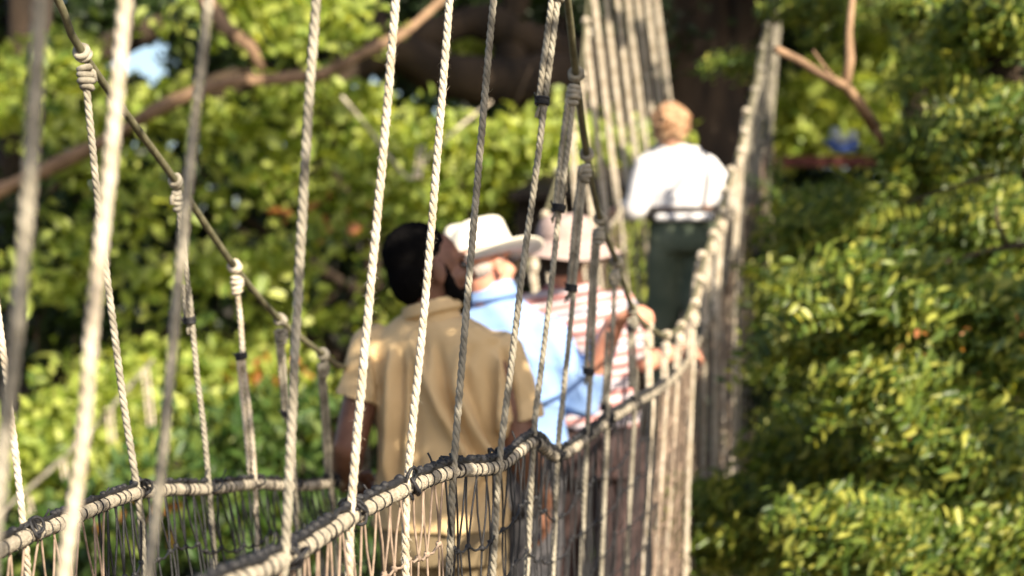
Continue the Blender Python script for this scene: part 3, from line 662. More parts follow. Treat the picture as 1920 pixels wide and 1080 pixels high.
hipL, hipR = T(1065, 860, .03), T(1158, 860, .03); knL, knR = V3(hipL.x, D+.18, -.93), V3(hipR.x, D, -.98); anL, anR = V3(hipL.x+.02, D+.2, deckz(D+.2)+.09), V3(hipR.x, D-.15, deckz(D-.15)+.09)
legs(mb, (hipL, hipR), (knL, knR), (anL, anR), (.075, .05, .04))
fuse(mb, 'body', M['skin2'], root, .007, 3); eyes(at, R, .93, root)
mb = MB(); ball(mb, at(0, -.030, -.012), .080, .078, .052, R=R, n=14, m=24); ball(mb, at(0, -.045, -.045), .074, .05, .05, R=R); fuse(mb, 'hair', M['hairdark'], root, .007, 2)
prof = [(.084, .030, 0), (.088, .020, .2), (.126, -.008, .6), (.164, -.034, 1), (.169, -.034, 1), (.165, -.026, 1), (.126, .002, .6), (.090, .032, .2), (.093, .040, 0), (.091, .056, 0), (.087, .076, 0), (.080, .094, 0), (.068, .108, 0), (.050, .118, 0), (.025, .123, 0), (.006, .124, 0)]
prof = [(a_*1.1, b_, c_) for a_, b_, c_ in prof]
hatmesh(root, at, R, prof, M['bucket'], 1.08, .006, .008, .010)
mb = MB()
sec = [(T(1070, 528, .02), .076, .06), (T(1070, 545, .02), .12, .07), (T(1076, 572, .02), .168, .09), (T(1083, 620, .02), .178, .112), (T(1092, 690, .02), .172, .118), (T(1103, 760, .02), .178, .125), (T(1108, 796, .02), .182, .13)]
loftE(sec, mb, BS, BF, e=2.2); lim(shL, elL, .062, .055, mb); lim(shR, T(1196, 650, .01), .066, .056, mb)
fuse(mb, 'shirt', M['stripes'], root, .009, 6, folds(9, .006, None, 30))
mb = MB(); loftE([(T(1106, 780, .02), .165, .115), (T(1110, 840, .02), .185, .135), (T(1110, 890, .02), .17, .13)], mb, BS, BF); legs(mb, (hipL, hipR), (knL, knR), (anL, anR), (.104, .082, .075))
fuse(mb, 'trousers', M['mauve'], root, .01, 5, folds(8, .006, None, 30))
shoe(root, anL, BF, M['shoe']); shoe(root, anR, BF, M['shoe'])

# --- woman in white, furthest and highest
D = 8.0
root = empty('person', V3(.82, D, deckz(D)), 'woman with short strawberry blond hair, white blouse and green trousers, walking up ahead', 'person')
hc = T(1258, 242); hf = Vector((.2, .97, -.12)).normalized(); hu = Vector((.02, .1, 1))
mb = MB(); at, R, r_, f_, u_ = headshape(mb, hc, hf, hu, .92)
lim(T(1260, 285, .03), at(0, -.02, -.03), .055, .05, mb)
sec = [(T(1262, 280, .02), .08, .06), (T(1268, 305, .02), .16, .08), (T(1275, 350, .02), .17, .10), (T(1280, 405, .02), .15, .10), (T(1280, 440, .02), .16, .11), (T(1280, 470, .02), .165, .12)]
loftE([(a, b*.9, c*.9) for a, b, c in sec], mb, BS, BF)
shL, shR = T(1212, 316, .02), T(1325, 316, .0); elL, elR = T(1192, 392, .0), T(1362, 376, .0); wrL, wrR = T(1166, 392, .13), T(1388, 384, .25)
for sh, el, wr in ((shL, elL, wrL), (shR, elR, wrR)): lim(sh, el, .047, .038, mb); lim(el, wr, .038, .026, mb)
hand(mb, wrL, Vector((-.45, .7, -.05)), Vector((-.1, -.2, .9)), -1, .95); hand(mb, wrR, Vector((.55, .5, -.05)), Vector((.1, -.3, .9)), 1, .95)
hipL, hipR = T(1248, 472, .03), T(1314, 472, .03); knL, knR = V3(hipL.x, D+.12, -.27), V3(hipR.x, D-.02, -.30); anL, anR = V3(hipL.x, D+.15, deckz(D+.15)+.09), V3(hipR.x, D-.15, deckz(D-.15)+.09)
legs(mb, (hipL, hipR), (knL, knR), (anL, anR), (.075, .05, .04))
fuse(mb, 'body', M['skin3'], root, .008, 3); eyes(at, R, .92, root)
mb = MB(); ball(mb, at(0, -.026, .032), .094, .098, .088, R=R, n=14, m=24); ball(mb, at(0, -.04, -.022), .082, .058, .048, R=R); fuse(mb, 'hair', M['hairginger'], root, .008, 2, lambda co, no: .010*np.sin(co[:, 0]*70+3*np.sin(co[:, 2]*40))*np.sin(co[:, 2]*60+co[:, 1]*50)+.003*np.sin(co[:, 0]*300)*np.sin(co[:, 2]*290))
mb = MB()
sec = [(T(1260, 270, .02), .075, .06), (T(1262, 280, .02), .13, .072), (T(1266, 298, .02), .18, .095), (T(1272, 330, .02), .195, .115), (T(1274, 365, .02), .182, .118), (T(1274, 390, .02), .168, .115)]
loftE(sec, mb, BS, BF, e=2.2); lim(shL, elL, .070, .062, mb); lim(elL, wrL.lerp(elL, .35), .060, .048, mb); lim(shR, elR, .072, .062, mb); lim(elR, wrR.lerp(elR, .35), .060, .048, mb)
fuse(mb, 'blouse', M['white'], root, .010, 5, folds(15, .009, None, 36))
mb = MB(); loftE([(T(1276, 390, .02), .166, .115), (T(1278, 400, .02), .174, .126), (T(1279, 414, .02), .174, .130)], mb, BS, BF); fuse(mb, 'belt', M['belt'], root, .009, 1)
mb = MB(); c0 = T(1284, 407, -.115)
for k in range(9): ball(mb, c0+BS*(k-4)*.028+Vector((0, .0012*(k-4)**2, 0)), .026, .016, .020, bump=.06)
fuse(mb, 'waist_bag', M['white'], root, .008, 3)
mb = MB(); loftE([(T(1279, 406, .02), .150, .108), (T(1280, 425, .02), .165, .125), (T(1281, 450, .02), .175, .135), (T(1281, 472, .02), .165, .12)], mb, BS, BF, e=2.0); legs(mb, (hipL, hipR), (knL, knR), (anL, anR), (.094, .078, .072))
fuse(mb, 'trousers', M['green'], root, .012, 5, folds(18, .007, None, 26))
shoe(root, anL, BF, M['shoe']); shoe(root, anR, BF, M['shoe'])

# small things carried behind the net
mb = MB(); ball(mb, P(976, 882, 4.75), .016, .03, .026, bump=.1); ball(mb, P(978, 896, 4.76), .012, .025, .02, bump=.1)
tag(fuse(mb, 'cloth_bundle', M['redcloth'], None, .005, 2), 'small red cloth showing through the black net beside the hand of the man in tan', 'cloth')

# ------------------------------------------------------------------ setting
def sheet(name, fx, nx, ny, m, kind='structure', label=None):
    vs = []; fs = []
    for i in range(nx+1):
        for j in range(ny+1): vs.append(fx(i/nx, j/ny))
    for i in range(nx):
        for j in range(ny): fs.append((i*(ny+1)+j, (i+1)*(ny+1)+j, (i+1)*(ny+1)+j+1, i*(ny+1)+j+1))
    me = mesh_raw(name, vs, fs, m); o = link(bpy.data.objects.new(name, me)); o['kind'] = kind; return o
sheet('ground', lambda u, v: Vector(((u-.5)*400, -120+v*420, .15*math.sin(u*90)*math.cos(v*80)+(0 if v < .36 else (v-.36)*30))), 60, 60, M['soil'])

# trees ------------------------------------------------------------
def tree(name, label, cat, base, group=None): return empty(name, base, label, cat, group)
# great tree behind the woman in white: trunk and long low limb
t = tree('broadleaf_tree', V3(1.35, 13, -8), None, V3(1.35, 13, -8)) if False else empty('broadleaf_tree', V3(1.35, 13, -8), 'great dark tree behind the woman in white, with a long low limb reaching left', 'tree')
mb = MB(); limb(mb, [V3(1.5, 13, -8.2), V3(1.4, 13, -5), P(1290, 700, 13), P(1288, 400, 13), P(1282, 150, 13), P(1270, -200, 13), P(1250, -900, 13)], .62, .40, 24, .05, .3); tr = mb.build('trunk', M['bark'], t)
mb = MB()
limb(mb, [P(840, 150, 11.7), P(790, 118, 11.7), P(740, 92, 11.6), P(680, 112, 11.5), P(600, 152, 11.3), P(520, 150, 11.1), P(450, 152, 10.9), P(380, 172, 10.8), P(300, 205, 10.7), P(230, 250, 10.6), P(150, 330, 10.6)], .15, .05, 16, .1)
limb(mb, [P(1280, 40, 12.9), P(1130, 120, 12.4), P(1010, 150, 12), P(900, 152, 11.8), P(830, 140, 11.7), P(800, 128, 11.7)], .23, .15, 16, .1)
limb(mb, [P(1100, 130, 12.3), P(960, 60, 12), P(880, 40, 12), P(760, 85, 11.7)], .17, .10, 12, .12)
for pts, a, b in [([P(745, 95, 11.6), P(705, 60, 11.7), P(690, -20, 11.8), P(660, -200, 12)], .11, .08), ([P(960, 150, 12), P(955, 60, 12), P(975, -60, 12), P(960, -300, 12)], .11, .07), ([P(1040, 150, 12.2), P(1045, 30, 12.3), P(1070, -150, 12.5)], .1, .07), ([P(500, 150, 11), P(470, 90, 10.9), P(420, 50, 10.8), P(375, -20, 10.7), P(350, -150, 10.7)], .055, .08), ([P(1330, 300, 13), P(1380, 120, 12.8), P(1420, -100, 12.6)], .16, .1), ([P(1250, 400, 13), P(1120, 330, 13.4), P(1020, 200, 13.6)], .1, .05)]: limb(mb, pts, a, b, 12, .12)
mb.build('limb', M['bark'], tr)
cl = [(1040, 20, 12.6, 90, 60, .5, 900), (860, 20, 12.8, 60, 40, .4, 500), (1200, 60, 12.4, 90, 80, .5, 500), (400, 60, 11.6, 60, 60, .4, 400), (560, 70, 12, 80, 60, .5, 900), (640, 20, 12, 60, 60, .5, 500)]
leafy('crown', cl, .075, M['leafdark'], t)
# left dark trunk with its arched bough
t = empty('broadleaf_tree', V3(-3.6, 11.5, -8), 'dark leaning tree at the left edge with an arched bough across the lower background', 'tree')
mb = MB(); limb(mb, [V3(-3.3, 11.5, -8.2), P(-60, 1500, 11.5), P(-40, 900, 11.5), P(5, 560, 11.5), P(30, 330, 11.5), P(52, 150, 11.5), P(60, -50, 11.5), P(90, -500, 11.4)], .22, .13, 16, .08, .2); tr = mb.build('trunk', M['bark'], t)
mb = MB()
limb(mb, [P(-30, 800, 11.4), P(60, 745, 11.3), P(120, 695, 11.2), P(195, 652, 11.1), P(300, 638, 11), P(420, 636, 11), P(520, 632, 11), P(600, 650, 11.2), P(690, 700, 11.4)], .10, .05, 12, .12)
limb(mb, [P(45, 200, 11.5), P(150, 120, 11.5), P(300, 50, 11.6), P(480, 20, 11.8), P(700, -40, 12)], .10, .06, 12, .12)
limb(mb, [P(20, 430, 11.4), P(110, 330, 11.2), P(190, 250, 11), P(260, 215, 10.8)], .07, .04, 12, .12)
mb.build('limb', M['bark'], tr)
cl = [(60, 420, 11, 110, 90, .5, 700), (100, 620, 11, 120, 90, .5, 900), (350, 40, 11.8, 130, 40, .4, 500), (150, 20, 12, 120, 40, .4, 700)]
leafy('crown', cl, .08, M['leafdark'], t, holes=((262, 105, 74, 56),))
# sunlit tree of the left and middle background
HOLE = (262, 105, 74, 56)
t = empty('broadleaf_tree', V3(-1.6, 13.5, -8), 'sunlit yellow green tree filling the background behind the ropes at left and middle', 'tree')
mb = MB(); limb(mb, [V3(-1.6, 13.5, -8.2), V3(-1.5, 13.4, -4), P(700, 560, 12.6), P(640, 350, 12.2), P(600, 200, 12), P(560, -100, 12)], .16, .05, 12, .1, .25); tr = mb.build('trunk', M['bark'], t)
mb = MB()
for pts, a in [([P(690, 560, 12.6), P(560, 480, 11.8), P(420, 380, 10.8), P(300, 300, 10.4)], .05), ([P(760, 800, 12.6), P(600, 780, 11.6), P(400, 720, 10.8), P(200, 700, 10.4)], .05), ([P(650, 400, 12.4), P(760, 320, 11.6), P(900, 280, 11), P(1040, 240, 10.8)], .05), ([P(610, 250, 12.2), P(560, 120, 11.4), P(500, 40, 11)], .045), ([P(640, 565, 11.2), P(700, 548, 11), P(770, 530, 10.9)], .03)]: limb(mb, pts, a, .015, 8, .12)
for k in range(26):
    x, y = random.uniform(20, 1050), random.uniform(180, 800); q = P(x, y, 10.3); limb(mb, [q+Vector((random.uniform(-.5, .5), .6, -.35)), q+Vector((random.uniform(-.2, .2), .2, -.1)), q, q+Vector((random.uniform(-.4, .4), -.1, random.uniform(.05, .35)))], .016, .004, 6, .1)
mb.build('limb', M['bark'], tr)
cl = [(20, 190, 10.6, 45, 75, .25, 420), (150, 120, 10.8, 65, 55, .25, 520), (170, 280, 10.4, 70, 70, .3, 420), (300, 190, 10.4, 60, 45, .25, 320), (470, 20, 10.8, 90, 45, .2, 480), (620, 30, 10.7, 70, 45, .2, 360), (550, 175, 10.6, 60, 26, .2, 160), (420, 240, 10.4, 55, 40, .25, 240), (530, 300, 10.6, 80, 50, .3, 340), (600, 370, 10.6, 60, 40, .3, 140), (670, 215, 10.6, 50, 50, .25, 240), (905, 105, 12.6, 60, 22, .15, 420), (790, 290, 10.5, 110, 55, .3, 1200), (960, 290, 10.5, 115, 46, .3, 1700), (1050, 250, 10.8, 45, 40, .2, 320), (790, 370, 10.4, 120, 50, .3, 800), (940, 345, 10.6, 100, 40, .3, 700), (240, 400, 10.4, 60, 30, .3, 110), (330, 530, 10.2, 90, 35, .3, 260), (500, 490, 10.2, 80, 45, .3, 260), (90, 520, 10.2, 60, 60, .3, 240), (150, 450, 10.2, 60, 30, .3, 160), (420, 400, 10.4, 50, 30, .3, 80), (330, 700, 10.4, 150, 50, .25, 1500), (480, 720, 10.4, 120, 65, .25, 1300), (200, 750, 10.2, 100, 65, .25, 1200), (550, 600, 10.6, 60, 35, .2, 200), (50, 860, 9.8, 100, 75, .3, 1100), (230, 850, 10, 100, 60, .3, 500), (650, 450, 10.4, 45, 50, .2, 120), (1205, 265, 11, 26, 30, .15, 150), (720, 570, 11, 60, 35, .2, 220), (1180, 490, 11.5, 50, 100, .2, 320)]
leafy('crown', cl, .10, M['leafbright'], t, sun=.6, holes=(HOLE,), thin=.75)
t = empty('broadleaf_tree', V3(-4.2, 10.4, -8), 'added tree at upper left, its boughs coloured for sunlight on the long low limb', 'tree')  # added tree repeating the limb in the colour of sunlit bark
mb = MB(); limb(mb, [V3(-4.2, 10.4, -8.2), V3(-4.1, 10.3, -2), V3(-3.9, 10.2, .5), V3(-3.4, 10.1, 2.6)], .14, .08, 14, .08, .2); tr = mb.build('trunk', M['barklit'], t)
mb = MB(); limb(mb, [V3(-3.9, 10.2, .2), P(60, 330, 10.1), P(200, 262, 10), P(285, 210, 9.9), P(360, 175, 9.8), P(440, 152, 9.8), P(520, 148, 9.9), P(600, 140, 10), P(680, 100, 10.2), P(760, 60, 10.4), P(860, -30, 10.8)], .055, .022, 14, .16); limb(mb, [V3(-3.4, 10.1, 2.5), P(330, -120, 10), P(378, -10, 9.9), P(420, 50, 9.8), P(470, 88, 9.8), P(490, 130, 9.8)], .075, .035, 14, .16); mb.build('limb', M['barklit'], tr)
cl = [(300, 330, 9.9, 60, 30, .2, 70), (560, 90, 10.1, 70, 30, .2, 90), (330, 60, 10, 40, 30, .15, 50)]
leafy('crown', cl, .09, M['leafbright'], t, sun=.6, holes=(HOLE,))
# mid green shrubby tree, low, nearer
t = empty('leafy_shrub', V3(-1.4, 8.4, -8), 'green bush of larger leaves just behind the far side handrail at lower left', 'shrub')
mb = MB()
for k in range(7): limb(mb, [V3(-1.4+k*.05, 8.4, -8.1), V3(-1.5+.12*k, 8.3, -4), P(330+k*60, 1080, 8.3), P(340+k*55, 820-20*(k % 3), 8.2)], .03, .008, 8, .1, .3)
mb.build('stem', M['bark'], t)
cl = [(480, 830, 8.2, 130, 100, .4, 520), (380, 900, 8, 150, 80, .4, 520), (540, 760, 8.3, 70, 50, .3, 160), (520, 990, 8, 200, 90, .5, 620), (250, 980, 8.2, 180, 90, .5, 620), (660, 1000, 8.2, 120, 100, .4, 320), (90, 1020, 8.4, 140, 60, .4, 300)]
leafy('crown', cl, .085, M['leafmid'], t, aspect=.42)
leafy('rusty_leaves', [(590, 410, 10, 20, 22, .1, 22), (310, 965, 7.8, 18, 14, .1, 14), (505, 690, 10, 14, 10, .1, 10)], .08, M['leafred'], t)
# forest wall
def foliage_wall(name, label, cl, L, m, base, kind=None, **kw):
    t = empty(name, base, label, 'trees' if kind else 'tree')
    if kind: t['kind'] = kind
    mb = MB()
    for k in range(5): x = base.x+(k-2)*3; limb(mb, [Vector((x, base.y+1, -.3)), Vector((x+.3, base.y+1, 6)), Vector((x-.2, base.y+1, 14))], .3, .12, 10, .08, .5)
    mb.build('trunks' if kind else 'trunk', M['bark'], t); leafy('crown', cl, L, m, t, **kw); return t
cl = []
for px in range(-150, 2150, 120):
    for py in range(-80, 1300, 120): cl.append((px+random.uniform(-40, 40), py+random.uniform(-40, 40), random.uniform(16, 18.5), 110, 110, .8, 260))
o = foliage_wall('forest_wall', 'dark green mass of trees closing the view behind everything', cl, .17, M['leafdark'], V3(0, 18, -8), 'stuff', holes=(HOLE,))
cl = []
for px in range(-150, 2150, 160):
    for py in range(-80, 1400, 160): cl.append((px+random.uniform(-40, 40), py+random.uniform(-40, 40), random.uniform(24, 28), 150, 150, 1.2, 240))
leafy('crown', cl, .3, M['leafdark'], o, holes=(HOLE,))
# added overhead canopy, out of view, that blocks sun from the far trees
cl = []
for k in range(150):
    y = random.uniform(11.5, 17); x = random.uniform(-6, 6.5)*y/14; z = .19*y+random.uniform(.25, 3.4)
    cl.append((960+x/y*FPX, 540-z/y*FPX, y, .9*FPX/y, .45*FPX/y, .9, 170))
t = empty('added_canopy', V3(-6, 19, -8), 'tall tree added above the view, its canopy there to shade the far trees', 'tree')
mb = MB(); limb(mb, [V3(-6, 19, -8.2), V3(-6, 18.6, -2), V3(-4, 16, 4.2), V3(0, 14, 5.2), V3(4, 13, 5.4)], .4, .12, 14, .08, .3); mb.build('trunk', M['bark'], t)
leafy('crown', cl, .2, M['leafdark'], t)
# bright trees far at upper right
t = empty('broadleaf_tree', V3(5.2, 20, -8), 'bright yellow green tree far behind the forked sunlit branch at upper right', 'tree')
mb = MB(); limb(mb, [V3(5.2, 20.5, -8.2), V3(5, 20.4, -3), P(1700, 300, 20.3), P(1650, 0, 20.2)], .2, .08, 12, .08, .3); mb.build('trunk', M['bark'], t)
cl = [(1570, 210, 14.2, 110, 90, .4, 1700), (1680, 150, 14.4, 100, 110, .4, 1500), (1500, 250, 14.2, 60, 50, .4, 600), (1790, 120, 14.4, 90, 110, .4, 900), (1640, 60, 14.4, 90, 50, .4, 500)]
leafy('crown', cl, .13, M['leafbright'], t, sun=.6)

# feathery trees at the right, close ------------------------------------------------
def fronds(name, cl, m, parent, Lf=.15, pairs=9, lw=.30, bias=(-.55, -.2, -.35)):
    C = []
    for px, py, d, rx, ry, rd, n in cl:
        c = np.array(P(px, py, d)); r = np.array([rx/FPX*d, rd, ry/FPX*d]); C.append(rnd_dirs(n)*(RNG.random((n, 1))**(1/2.4))*r+c)
    C = np.concatenate(C); n = len(C); D = rnd_dirs(n)*.75+np.array(bias); D /= np.linalg.norm(D, axis=1)[:, None]
    N = rnd_dirs(n)*.85+np.array([.4, -.55, .7]); S = np.cross(D, N); S /= np.linalg.norm(S, axis=1)[:, None]; U = np.cross(S, D)
    L = Lf*RNG.uniform(.6, 1.25, n); CC = []; DD = []; NN = []; LL = []; WW = []
    for i in range(pairs):
        t = i/(pairs-1); base = C+D*(L*t)[:, None]-U*(L*.18*t*t)[:, None]
        for sg in (-1, 1):
            ang = D*.45+S*sg; ll = L*lw*(1-.45*abs(t-.4))*RNG.uniform(.8, 1.15, n)
            CC.append(base+ang/np.linalg.norm(ang, axis=1)[:, None]*ll[:, None]*.55); DD.append(ang); NN.append(U+S*sg*.25+RNG.normal(size=(n, 3))*.22); LL.append(ll); WW.append(ll*.46)
    # rachis as a thin long leaf
    CC.append(C+D*(L*.5)[:, None]); DD.append(D); NN.append(U); LL.append(L); WW.append(L*.03)
    v, f = leaves_np(np.concatenate(CC), np.concatenate(DD), np.concatenate(NN), np.concatenate(LL), np.concatenate(WW)); return mesh_np(name, v, f, m, parent)
t = empty('feathery_tree', V3(2.9, 6.4, -8), 'feathery leaved tree filling the right side, its sprays reaching over the bridge', 'tree')
mb = MB(); limb(mb, [V3(2.9, 6.4, -8.2), V3(2.65, 6.35, -4), P(2150, 1000, 6.29), P(2020, 500, 6.12), P(1900, 200, 5.95), P(1850, -100, 5.95), P(1800, -600, 5.95)], .14, .05, 14, .08, .2); tr = mb.build('trunk', M['bark'], t)
mb = MB()
for pts, a, b in [([P(1900, 210, 6), P(1850, 120, 6.1), P(1830, 20, 6.3), P(1815, -80, 6.4)], .018, .012), ([P(1890, 460, 5.5), P(1870, 420, 5.45), P(1868, 385, 5.45)], .007, .006), ([P(1880, 200, 6.3), P(1740, 20, 8.2), P(1520, 12, 8.4), P(1400, 80, 8.6)], .016, .005)]+[([P(2000, 300+k*150, 6), P(1850, 330+k*140, 5.7), P(1700-20*(k % 2), 380+k*140, 5.7)], .014, .004) for k in range(5)]: limb(mb, pts, a, b, 10, .1)
mb.build('limb', M['bark'], tr)
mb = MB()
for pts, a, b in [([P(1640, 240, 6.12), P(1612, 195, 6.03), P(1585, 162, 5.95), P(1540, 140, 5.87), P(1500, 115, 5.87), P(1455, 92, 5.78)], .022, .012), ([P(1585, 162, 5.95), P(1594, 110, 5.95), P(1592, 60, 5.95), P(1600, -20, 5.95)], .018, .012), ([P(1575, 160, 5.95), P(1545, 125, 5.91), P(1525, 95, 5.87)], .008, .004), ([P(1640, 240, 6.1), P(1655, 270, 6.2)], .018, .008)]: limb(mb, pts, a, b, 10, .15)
mb.build('sunlit_branch', M['barklit'], tr)  # branch coloured with the sunlit copy of the bark
cl = [(1560, 610, 5.9, 120, 70, 0.255, 170), (1680, 560, 5.61, 130, 80, 0.255, 287), (1850, 420, 6.7, 100, 90, 0.255, 325), (1870, 640, 5.61, 90, 110, 0.255, 287), (1590, 850, 6.32, 160, 60, 0.255, 375), (1790, 860, 5.35, 130, 90, 0.255, 287), (1474, 560, 7.3, 45, 75, 0.17, 78), (1474, 700, 7.3, 40, 30, 0.17, 20), (1504, 780, 7.3, 70, 26, 0.1275, 48), (1388, 940, 6.12, 80, 30, 0.17, 112), (1438, 1000, 6.12, 150, 60, 0.2125, 250), (1650, 1000, 5.18, 160, 60, 0.255, 262), (1850, 1010, 5.27, 110, 80, 0.255, 212), (1530, 400, 7.9, 90, 40, 0.255, 90), (1640, 410, 7.4, 100, 60, 0.255, 137), (1760, 290, 7.4, 90, 80, 0.255, 212), (1890, 230, 5.87, 80, 100, 0.255, 212), (1870, 50, 5.95, 80, 70, 0.255, 175), (1760, 140, 7.4, 60, 60, 0.255, 75), (1498, 440, 7.6, 30, 50, 0.17, 40), (1710, 20, 8.4, 110, 22, 0.2, 90), (1520, 10, 8.4, 70, 24, 0.2, 70), (1385, 105, 8.6, 26, 30, 0.15, 18), (1700, 720, 5.52, 130, 50, 0.255, 137)]
leafy('crown', [c[:3]+(c[3]*.95, c[4]*.95)+(c[5], int(c[6]*34)) for c in cl], .046, M['leaffeather'], t, aspect=.34, up=.5, sun=.75, droop=.5, tuft=(.045, 14), dirb=(-.95, -.3, -.35), hollow=.55)
cl = [c[:6]+(int(c[6]*.16),) for c in cl]; fronds('sprays', cl, M['leaffeather'], t, Lf=.20, pairs=8, lw=.27)
t = empty('feathery_tree', V3(3.6, 9.5, -8), 'shaded deep green tree behind the feathery sprays at the right', 'tree')
mb = MB(); limb(mb, [V3(3.6, 9.6, -8.2), V3(3.4, 9.5, -3), P(1760, 700, 9.4), P(1735, 400, 9.3), P(1700, -200, 9.2)], .16, .08, 14, .08, .2); mb.build('trunk', M['bark'], t)
cl = [(1580, 480, 8.3, 130, 120, 0.5, 1190), (1700, 700, 8.3, 260, 150, 0.5, 2040), (1480, 720, 8.1, 90, 100, 0.4, 510), (1650, 950, 8.3, 300, 140, 0.5, 2210), (1850, 350, 8.5, 140, 200, 0.5, 1700), (1400, 1020, 7.9, 110, 100, 0.4, 680), (1880, 850, 8.3, 120, 220, 0.5, 1190)]
leafy('crown', cl, .075, M['leafdark'], t, aspect=.4)

leafy('dead_leaves', [(1600, 700, 5.5, 240, 200, .3, 12), (1700, 900, 5.3, 200, 150, .3, 10)], .035, M['leafred'], t, aspect=.4)
# things far behind
t = empty('roofed_hut', P(1040, 480, 10), 'dark thatched hut roof corner behind the pink hat', 'hut')
mb = MB(); z0 = P(1040, 372, 10); ridge = P(1100, 318, 12.9)
mb.add([P(955, 362, 9.9), P(1190, 352, 9.9), P(1190, 352, 11), P(955, 362, 11), P(1030, 318, 10.4), P(1180, 312, 10.4), P(955, 376, 9.9), P(1190, 366, 9.9), P(1190, 366, 11), P(955, 376, 11)], [(0, 1, 5, 4), (1, 2, 5), (2, 3, 4, 5), (3, 0, 4), (0, 6, 7, 1), (1, 7, 8, 2), (2, 8, 9, 3), (3, 9, 6, 0), (6, 9, 8, 7)]); mb.build('roof', M['roof'], t, False)
mb = MB(); c = P(1050, 455, 10.4); box(mb, c, Vector((.27, 0, 0)), Vector((0, .35, 0)), Vector((0, 0, .26))); mb.build('wall', M['roof'], t, False)
mb = MB(); c = P(1108, 440, 9.95); box(mb, c, Vector((.03, 0, 0)), Vector((0, .03, 0)), Vector((0, 0, .3))); mb.build('post', M['redwood'], t, False)
t = empty('viewing_platform', P(1560, 305, 11.5), 'dark red timber beam of a platform behind the leaves right of the bridge', 'platform')
mb = MB(); box(mb, P(1560, 303, 11.6), Vector((.48, 0, 0)), Vector((0, .05, 0)), Vector((0, 0, .035))); mb.build('beam', M['redwood'], t, False)
for px in (1660,): mb = MB(); box(mb, P(px, 313, 11.6)-Vector((0, 0, 4.1)), Vector((.03, 0, 0)), Vector((0, .03, 0)), Vector((0, 0, 4.1))); mb.build('post', M['redwood'], t, False)
mb = MB(); ball(mb, P(1600, 275, 11.6), .055, .05, .05, bump=.05); ball(mb, P(1555, 268, 11.6), .05, .05, .025, bump=.05); ball(mb, P(1578, 280, 11.6), .08, .05, .03, bump=.05)
tag(fuse(mb, 'tarpaulin_bundle', M['bluebag'], None, .01, 4), 'crumpled blue bundle on the dark red beam at the right', 'bundle')
mb = MB(); ball(mb, P(1566, 252, 11.65), .042, .04, .055, bump=.05); ball(mb, P(1598, 256, 11.65), .035, .04, .05, bump=.05); ball(mb, P(1582, 264, 11.65), .06, .04, .03, bump=.05)
tag(fuse(mb, 'cloth_bundle', M['greybag'], None, .01, 4), 'grey bundle heaped behind the blue one on the red beam', 'bundle')
# second rope walkway far off at the left
mb = MB(); rope(mb, [P(-150, 1090, 9.4), P(0, 962, 9.4), P(140, 838, 9.5), P(272, 692, 9.6), P(285, 675, 9.6)], .012, sides=5, per=5); tag(mb.build('distant_rope', M['ropegrey']), 'blurred rope rising diagonally far behind the thickest pale rope at lower left', 'rope')
mb = MB(); rope(mb, [P(640, 180, 9.8), P(692, 242, 9.8), P(735, 300, 9.8), P(772, 335, 9.8), P(800, 300, 9.8), P(850, 248, 9.8), P(920, 190, 9.9)], .010, sides=5, per=5); tag(mb.build('distant_rope', M['rope']), 'blurred rope dipping in a shallow V far behind the two sharp cream ropes', 'rope')
for a, b, l in [((272, 692), (284, 800), 'twin blurred rope hanging from the top end of the far diagonal rope'), ((204, 765), (210, 830), 'short blurred rope hanging from the middle of the far diagonal rope'), ((118, 858), (125, 900), 'short blurred rope under the far diagonal rope, left of the thickest pale rope'), ((50, 930), (62, 990), 'short blurred rope under the low end of the far diagonal rope'), ((790, 272), (782, 335), 'short blurred rope piece standing above the dip of the far V rope')]:
    mb = MB()
    for o_ in (-.014, .014): rope(mb, [P(a[0], a[1], 9.5)+Vector((o_, 0, 0)), P(b[0], b[1], 9.5)+Vector((o_, 0, 0))], .009, sides=5, per=5)
    tag(mb.build('distant_rope', M['rope']), l, 'rope')

# added leaf clumps set along the sun rays, out of view, to shade chosen spots
t = empty('added_shade_tree', V3(4.2, -1.0, -8), 'unseen tree added beside the photographer, its leaf clumps placed to shade the view', 'tree')
sh = []
def shade(px, py, d, k, r, n=150): 
    c = P(px, py, d)+SUN*k; sh.append((c, r, n))
for px, py, d in [(700, 640, 4.4), (800, 600, 4.4), (900, 640, 4.4), (720, 760, 4.4), (850, 760, 4.4), (950, 740, 4.4), (760, 880, 4.4), (900, 900, 4.4), (800, 470, 4.4), (850, 520, 4.4), (980, 850, 4.4), (650, 850, 4.4)]: shade(px, py, d, 2.6, .20, 84)
for px, py, d in [(860, 760, 2.9), (880, 500, 2.9), (900, 250, 2.9), (925, 50, 2.9), (850, 960, 2.85), (945, 800, 3.1), (965, 500, 3.1), (990, 200, 3.15), (1005, 800, 3.4), (1040, 480, 3.4), (1075, 200, 3.4), (930, 1000, 3.2), (1060, 600, 3.7), (1095, 340, 3.7), (1050, 850, 3.7), (1110, 550, 4.0), (1105, 750, 4.0), (1140, 600, 4.3), (1170, 700, 4.6), (1150, 480, 4.3)]: shade(px, py, d, 2.1, .11, 50)
for px, py, d in [(60, 200, 1.43), (30, 600, 1.43), (385, 200, 1.7), (340, 600, 1.7), (300, 950, 1.7), (700, 300, 2.12), (640, 600, 2.12)]: shade(px, py, d, 2.4, .09, 34)
big = []
def shade2(px, py, d, k, r, n): big.append((P(px, py, d)+SUN*k, r, n))
for px in range(1150, 1440, 90):
    for py in range(-60, 620, 110): shade2(px, py, 12.6, 6.6, .42, 120)
for px in range(560, 1180, 80):
    for py in (-40, 40, 110, 170): shade2(px, py, 11.8, 5.4, .26, 110)
rs_ = random.Random(5)
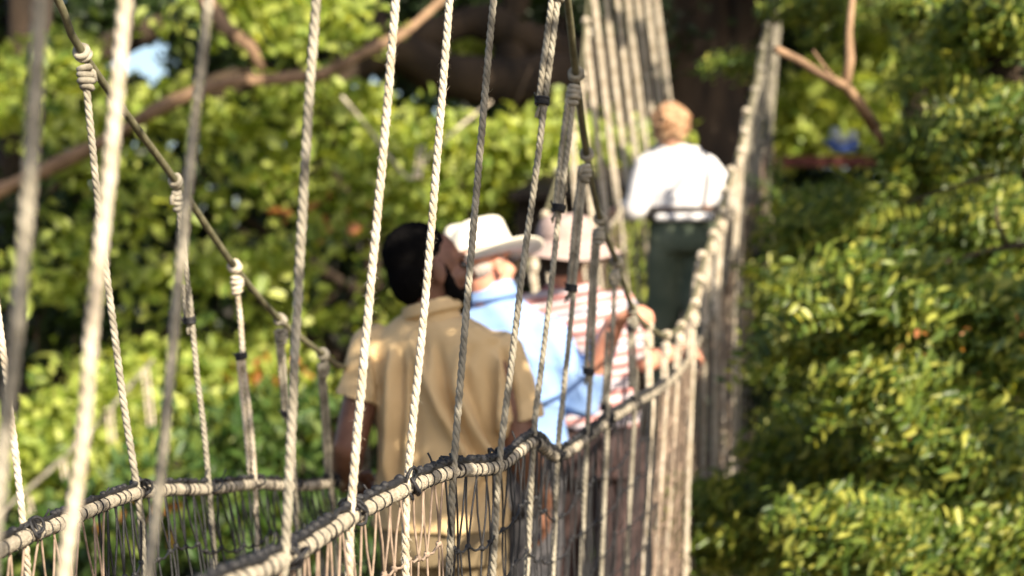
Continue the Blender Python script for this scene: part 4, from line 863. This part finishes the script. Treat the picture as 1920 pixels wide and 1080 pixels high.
for px in range(-20, 680, 85):
    for py in range(250, 620, 85):
        if rs_.random() < .5: shade2(px+rs_.uniform(-30, 30), py+rs_.uniform(-30, 30), 10.4, 5, rs_.uniform(.14, .24), 70)
pass
for px, py in [(1240, 520), (1300, 520), (1250, 580), (1300, 580), (1270, 640)]: shade2(px, py, 8, 3.2, .12, 90)
for px, py in [(1390, 330), (1405, 250), (1420, 170), (1432, 90), (1430, 300), (1445, 200), (1400, 400)]: shade2(px, py, 8.6, 3.4, .17, 110)
for px in (980, 1040, 1100): shade2(px, 380, 10, 4.6, .2, 90)
for px, py in [(520, 148), (580, 140), (640, 118), (700, 85), (750, 62), (235, 240), (180, 270), (110, 305), (40, 335)]: shade2(px, py, 10, 4.4, .13, 60)
for px in range(1400, 1950, 90):
    for py in range(330, 1150, 100): shade2(px, py, 8.3, 3.9, .3, 90)
rs_ = random.Random(12)
for px in range(1400, 1930, 80):
    for py in range(330, 1100, 80):
        if rs_.random() < .17: shade2(px+rs_.uniform(-25, 25), py+rs_.uniform(-25, 25), 6.4 if px < 1600 else 5.6, 3.1, rs_.uniform(.07, .13), 60)
for px, py in [(60, 20), (180, 20), (20, 300), (60, 400), (130, 590), (60, 680), (140, 660)]: shade2(px, py, 10.6, 5, .25, 100)
PTS = np.concatenate([np.array(c)+rnd_dirs(n)*(RNG.random((n, 1))**(1/2.6))*r for c, r, n in big]); n = len(PTS)
l = .12*RNG.uniform(.6, 1.3, n); v, f = leaves_np(PTS, rnd_dirs(n), rnd_dirs(n)+np.array(SUN)*1.2, l, l*.6); mesh_np('crown', v, f, M['leafdark'], t)
PTS = np.concatenate([np.array(c)+rnd_dirs(n)*(RNG.random((n, 1))**(1/2.6))*r for c, r, n in sh]); n = len(PTS)
l = .065*RNG.uniform(.6, 1.3, n); v, f = leaves_np(PTS, rnd_dirs(n), rnd_dirs(n)+np.array(SUN)*1.2, l, l*.6); mesh_np('crown', v, f, M['leafdark'], t)
mb = MB(); limb(mb, [V3(4.2, -1, -8.2), V3(4.1, -1, -3), V3(3.8, -.7, .5), V3(2.6, .8, 2.2), V3(1.3, 2.2, 1.9)], .16, .02, 12, .08, .2); mb.build('trunk', M['bark'], t)
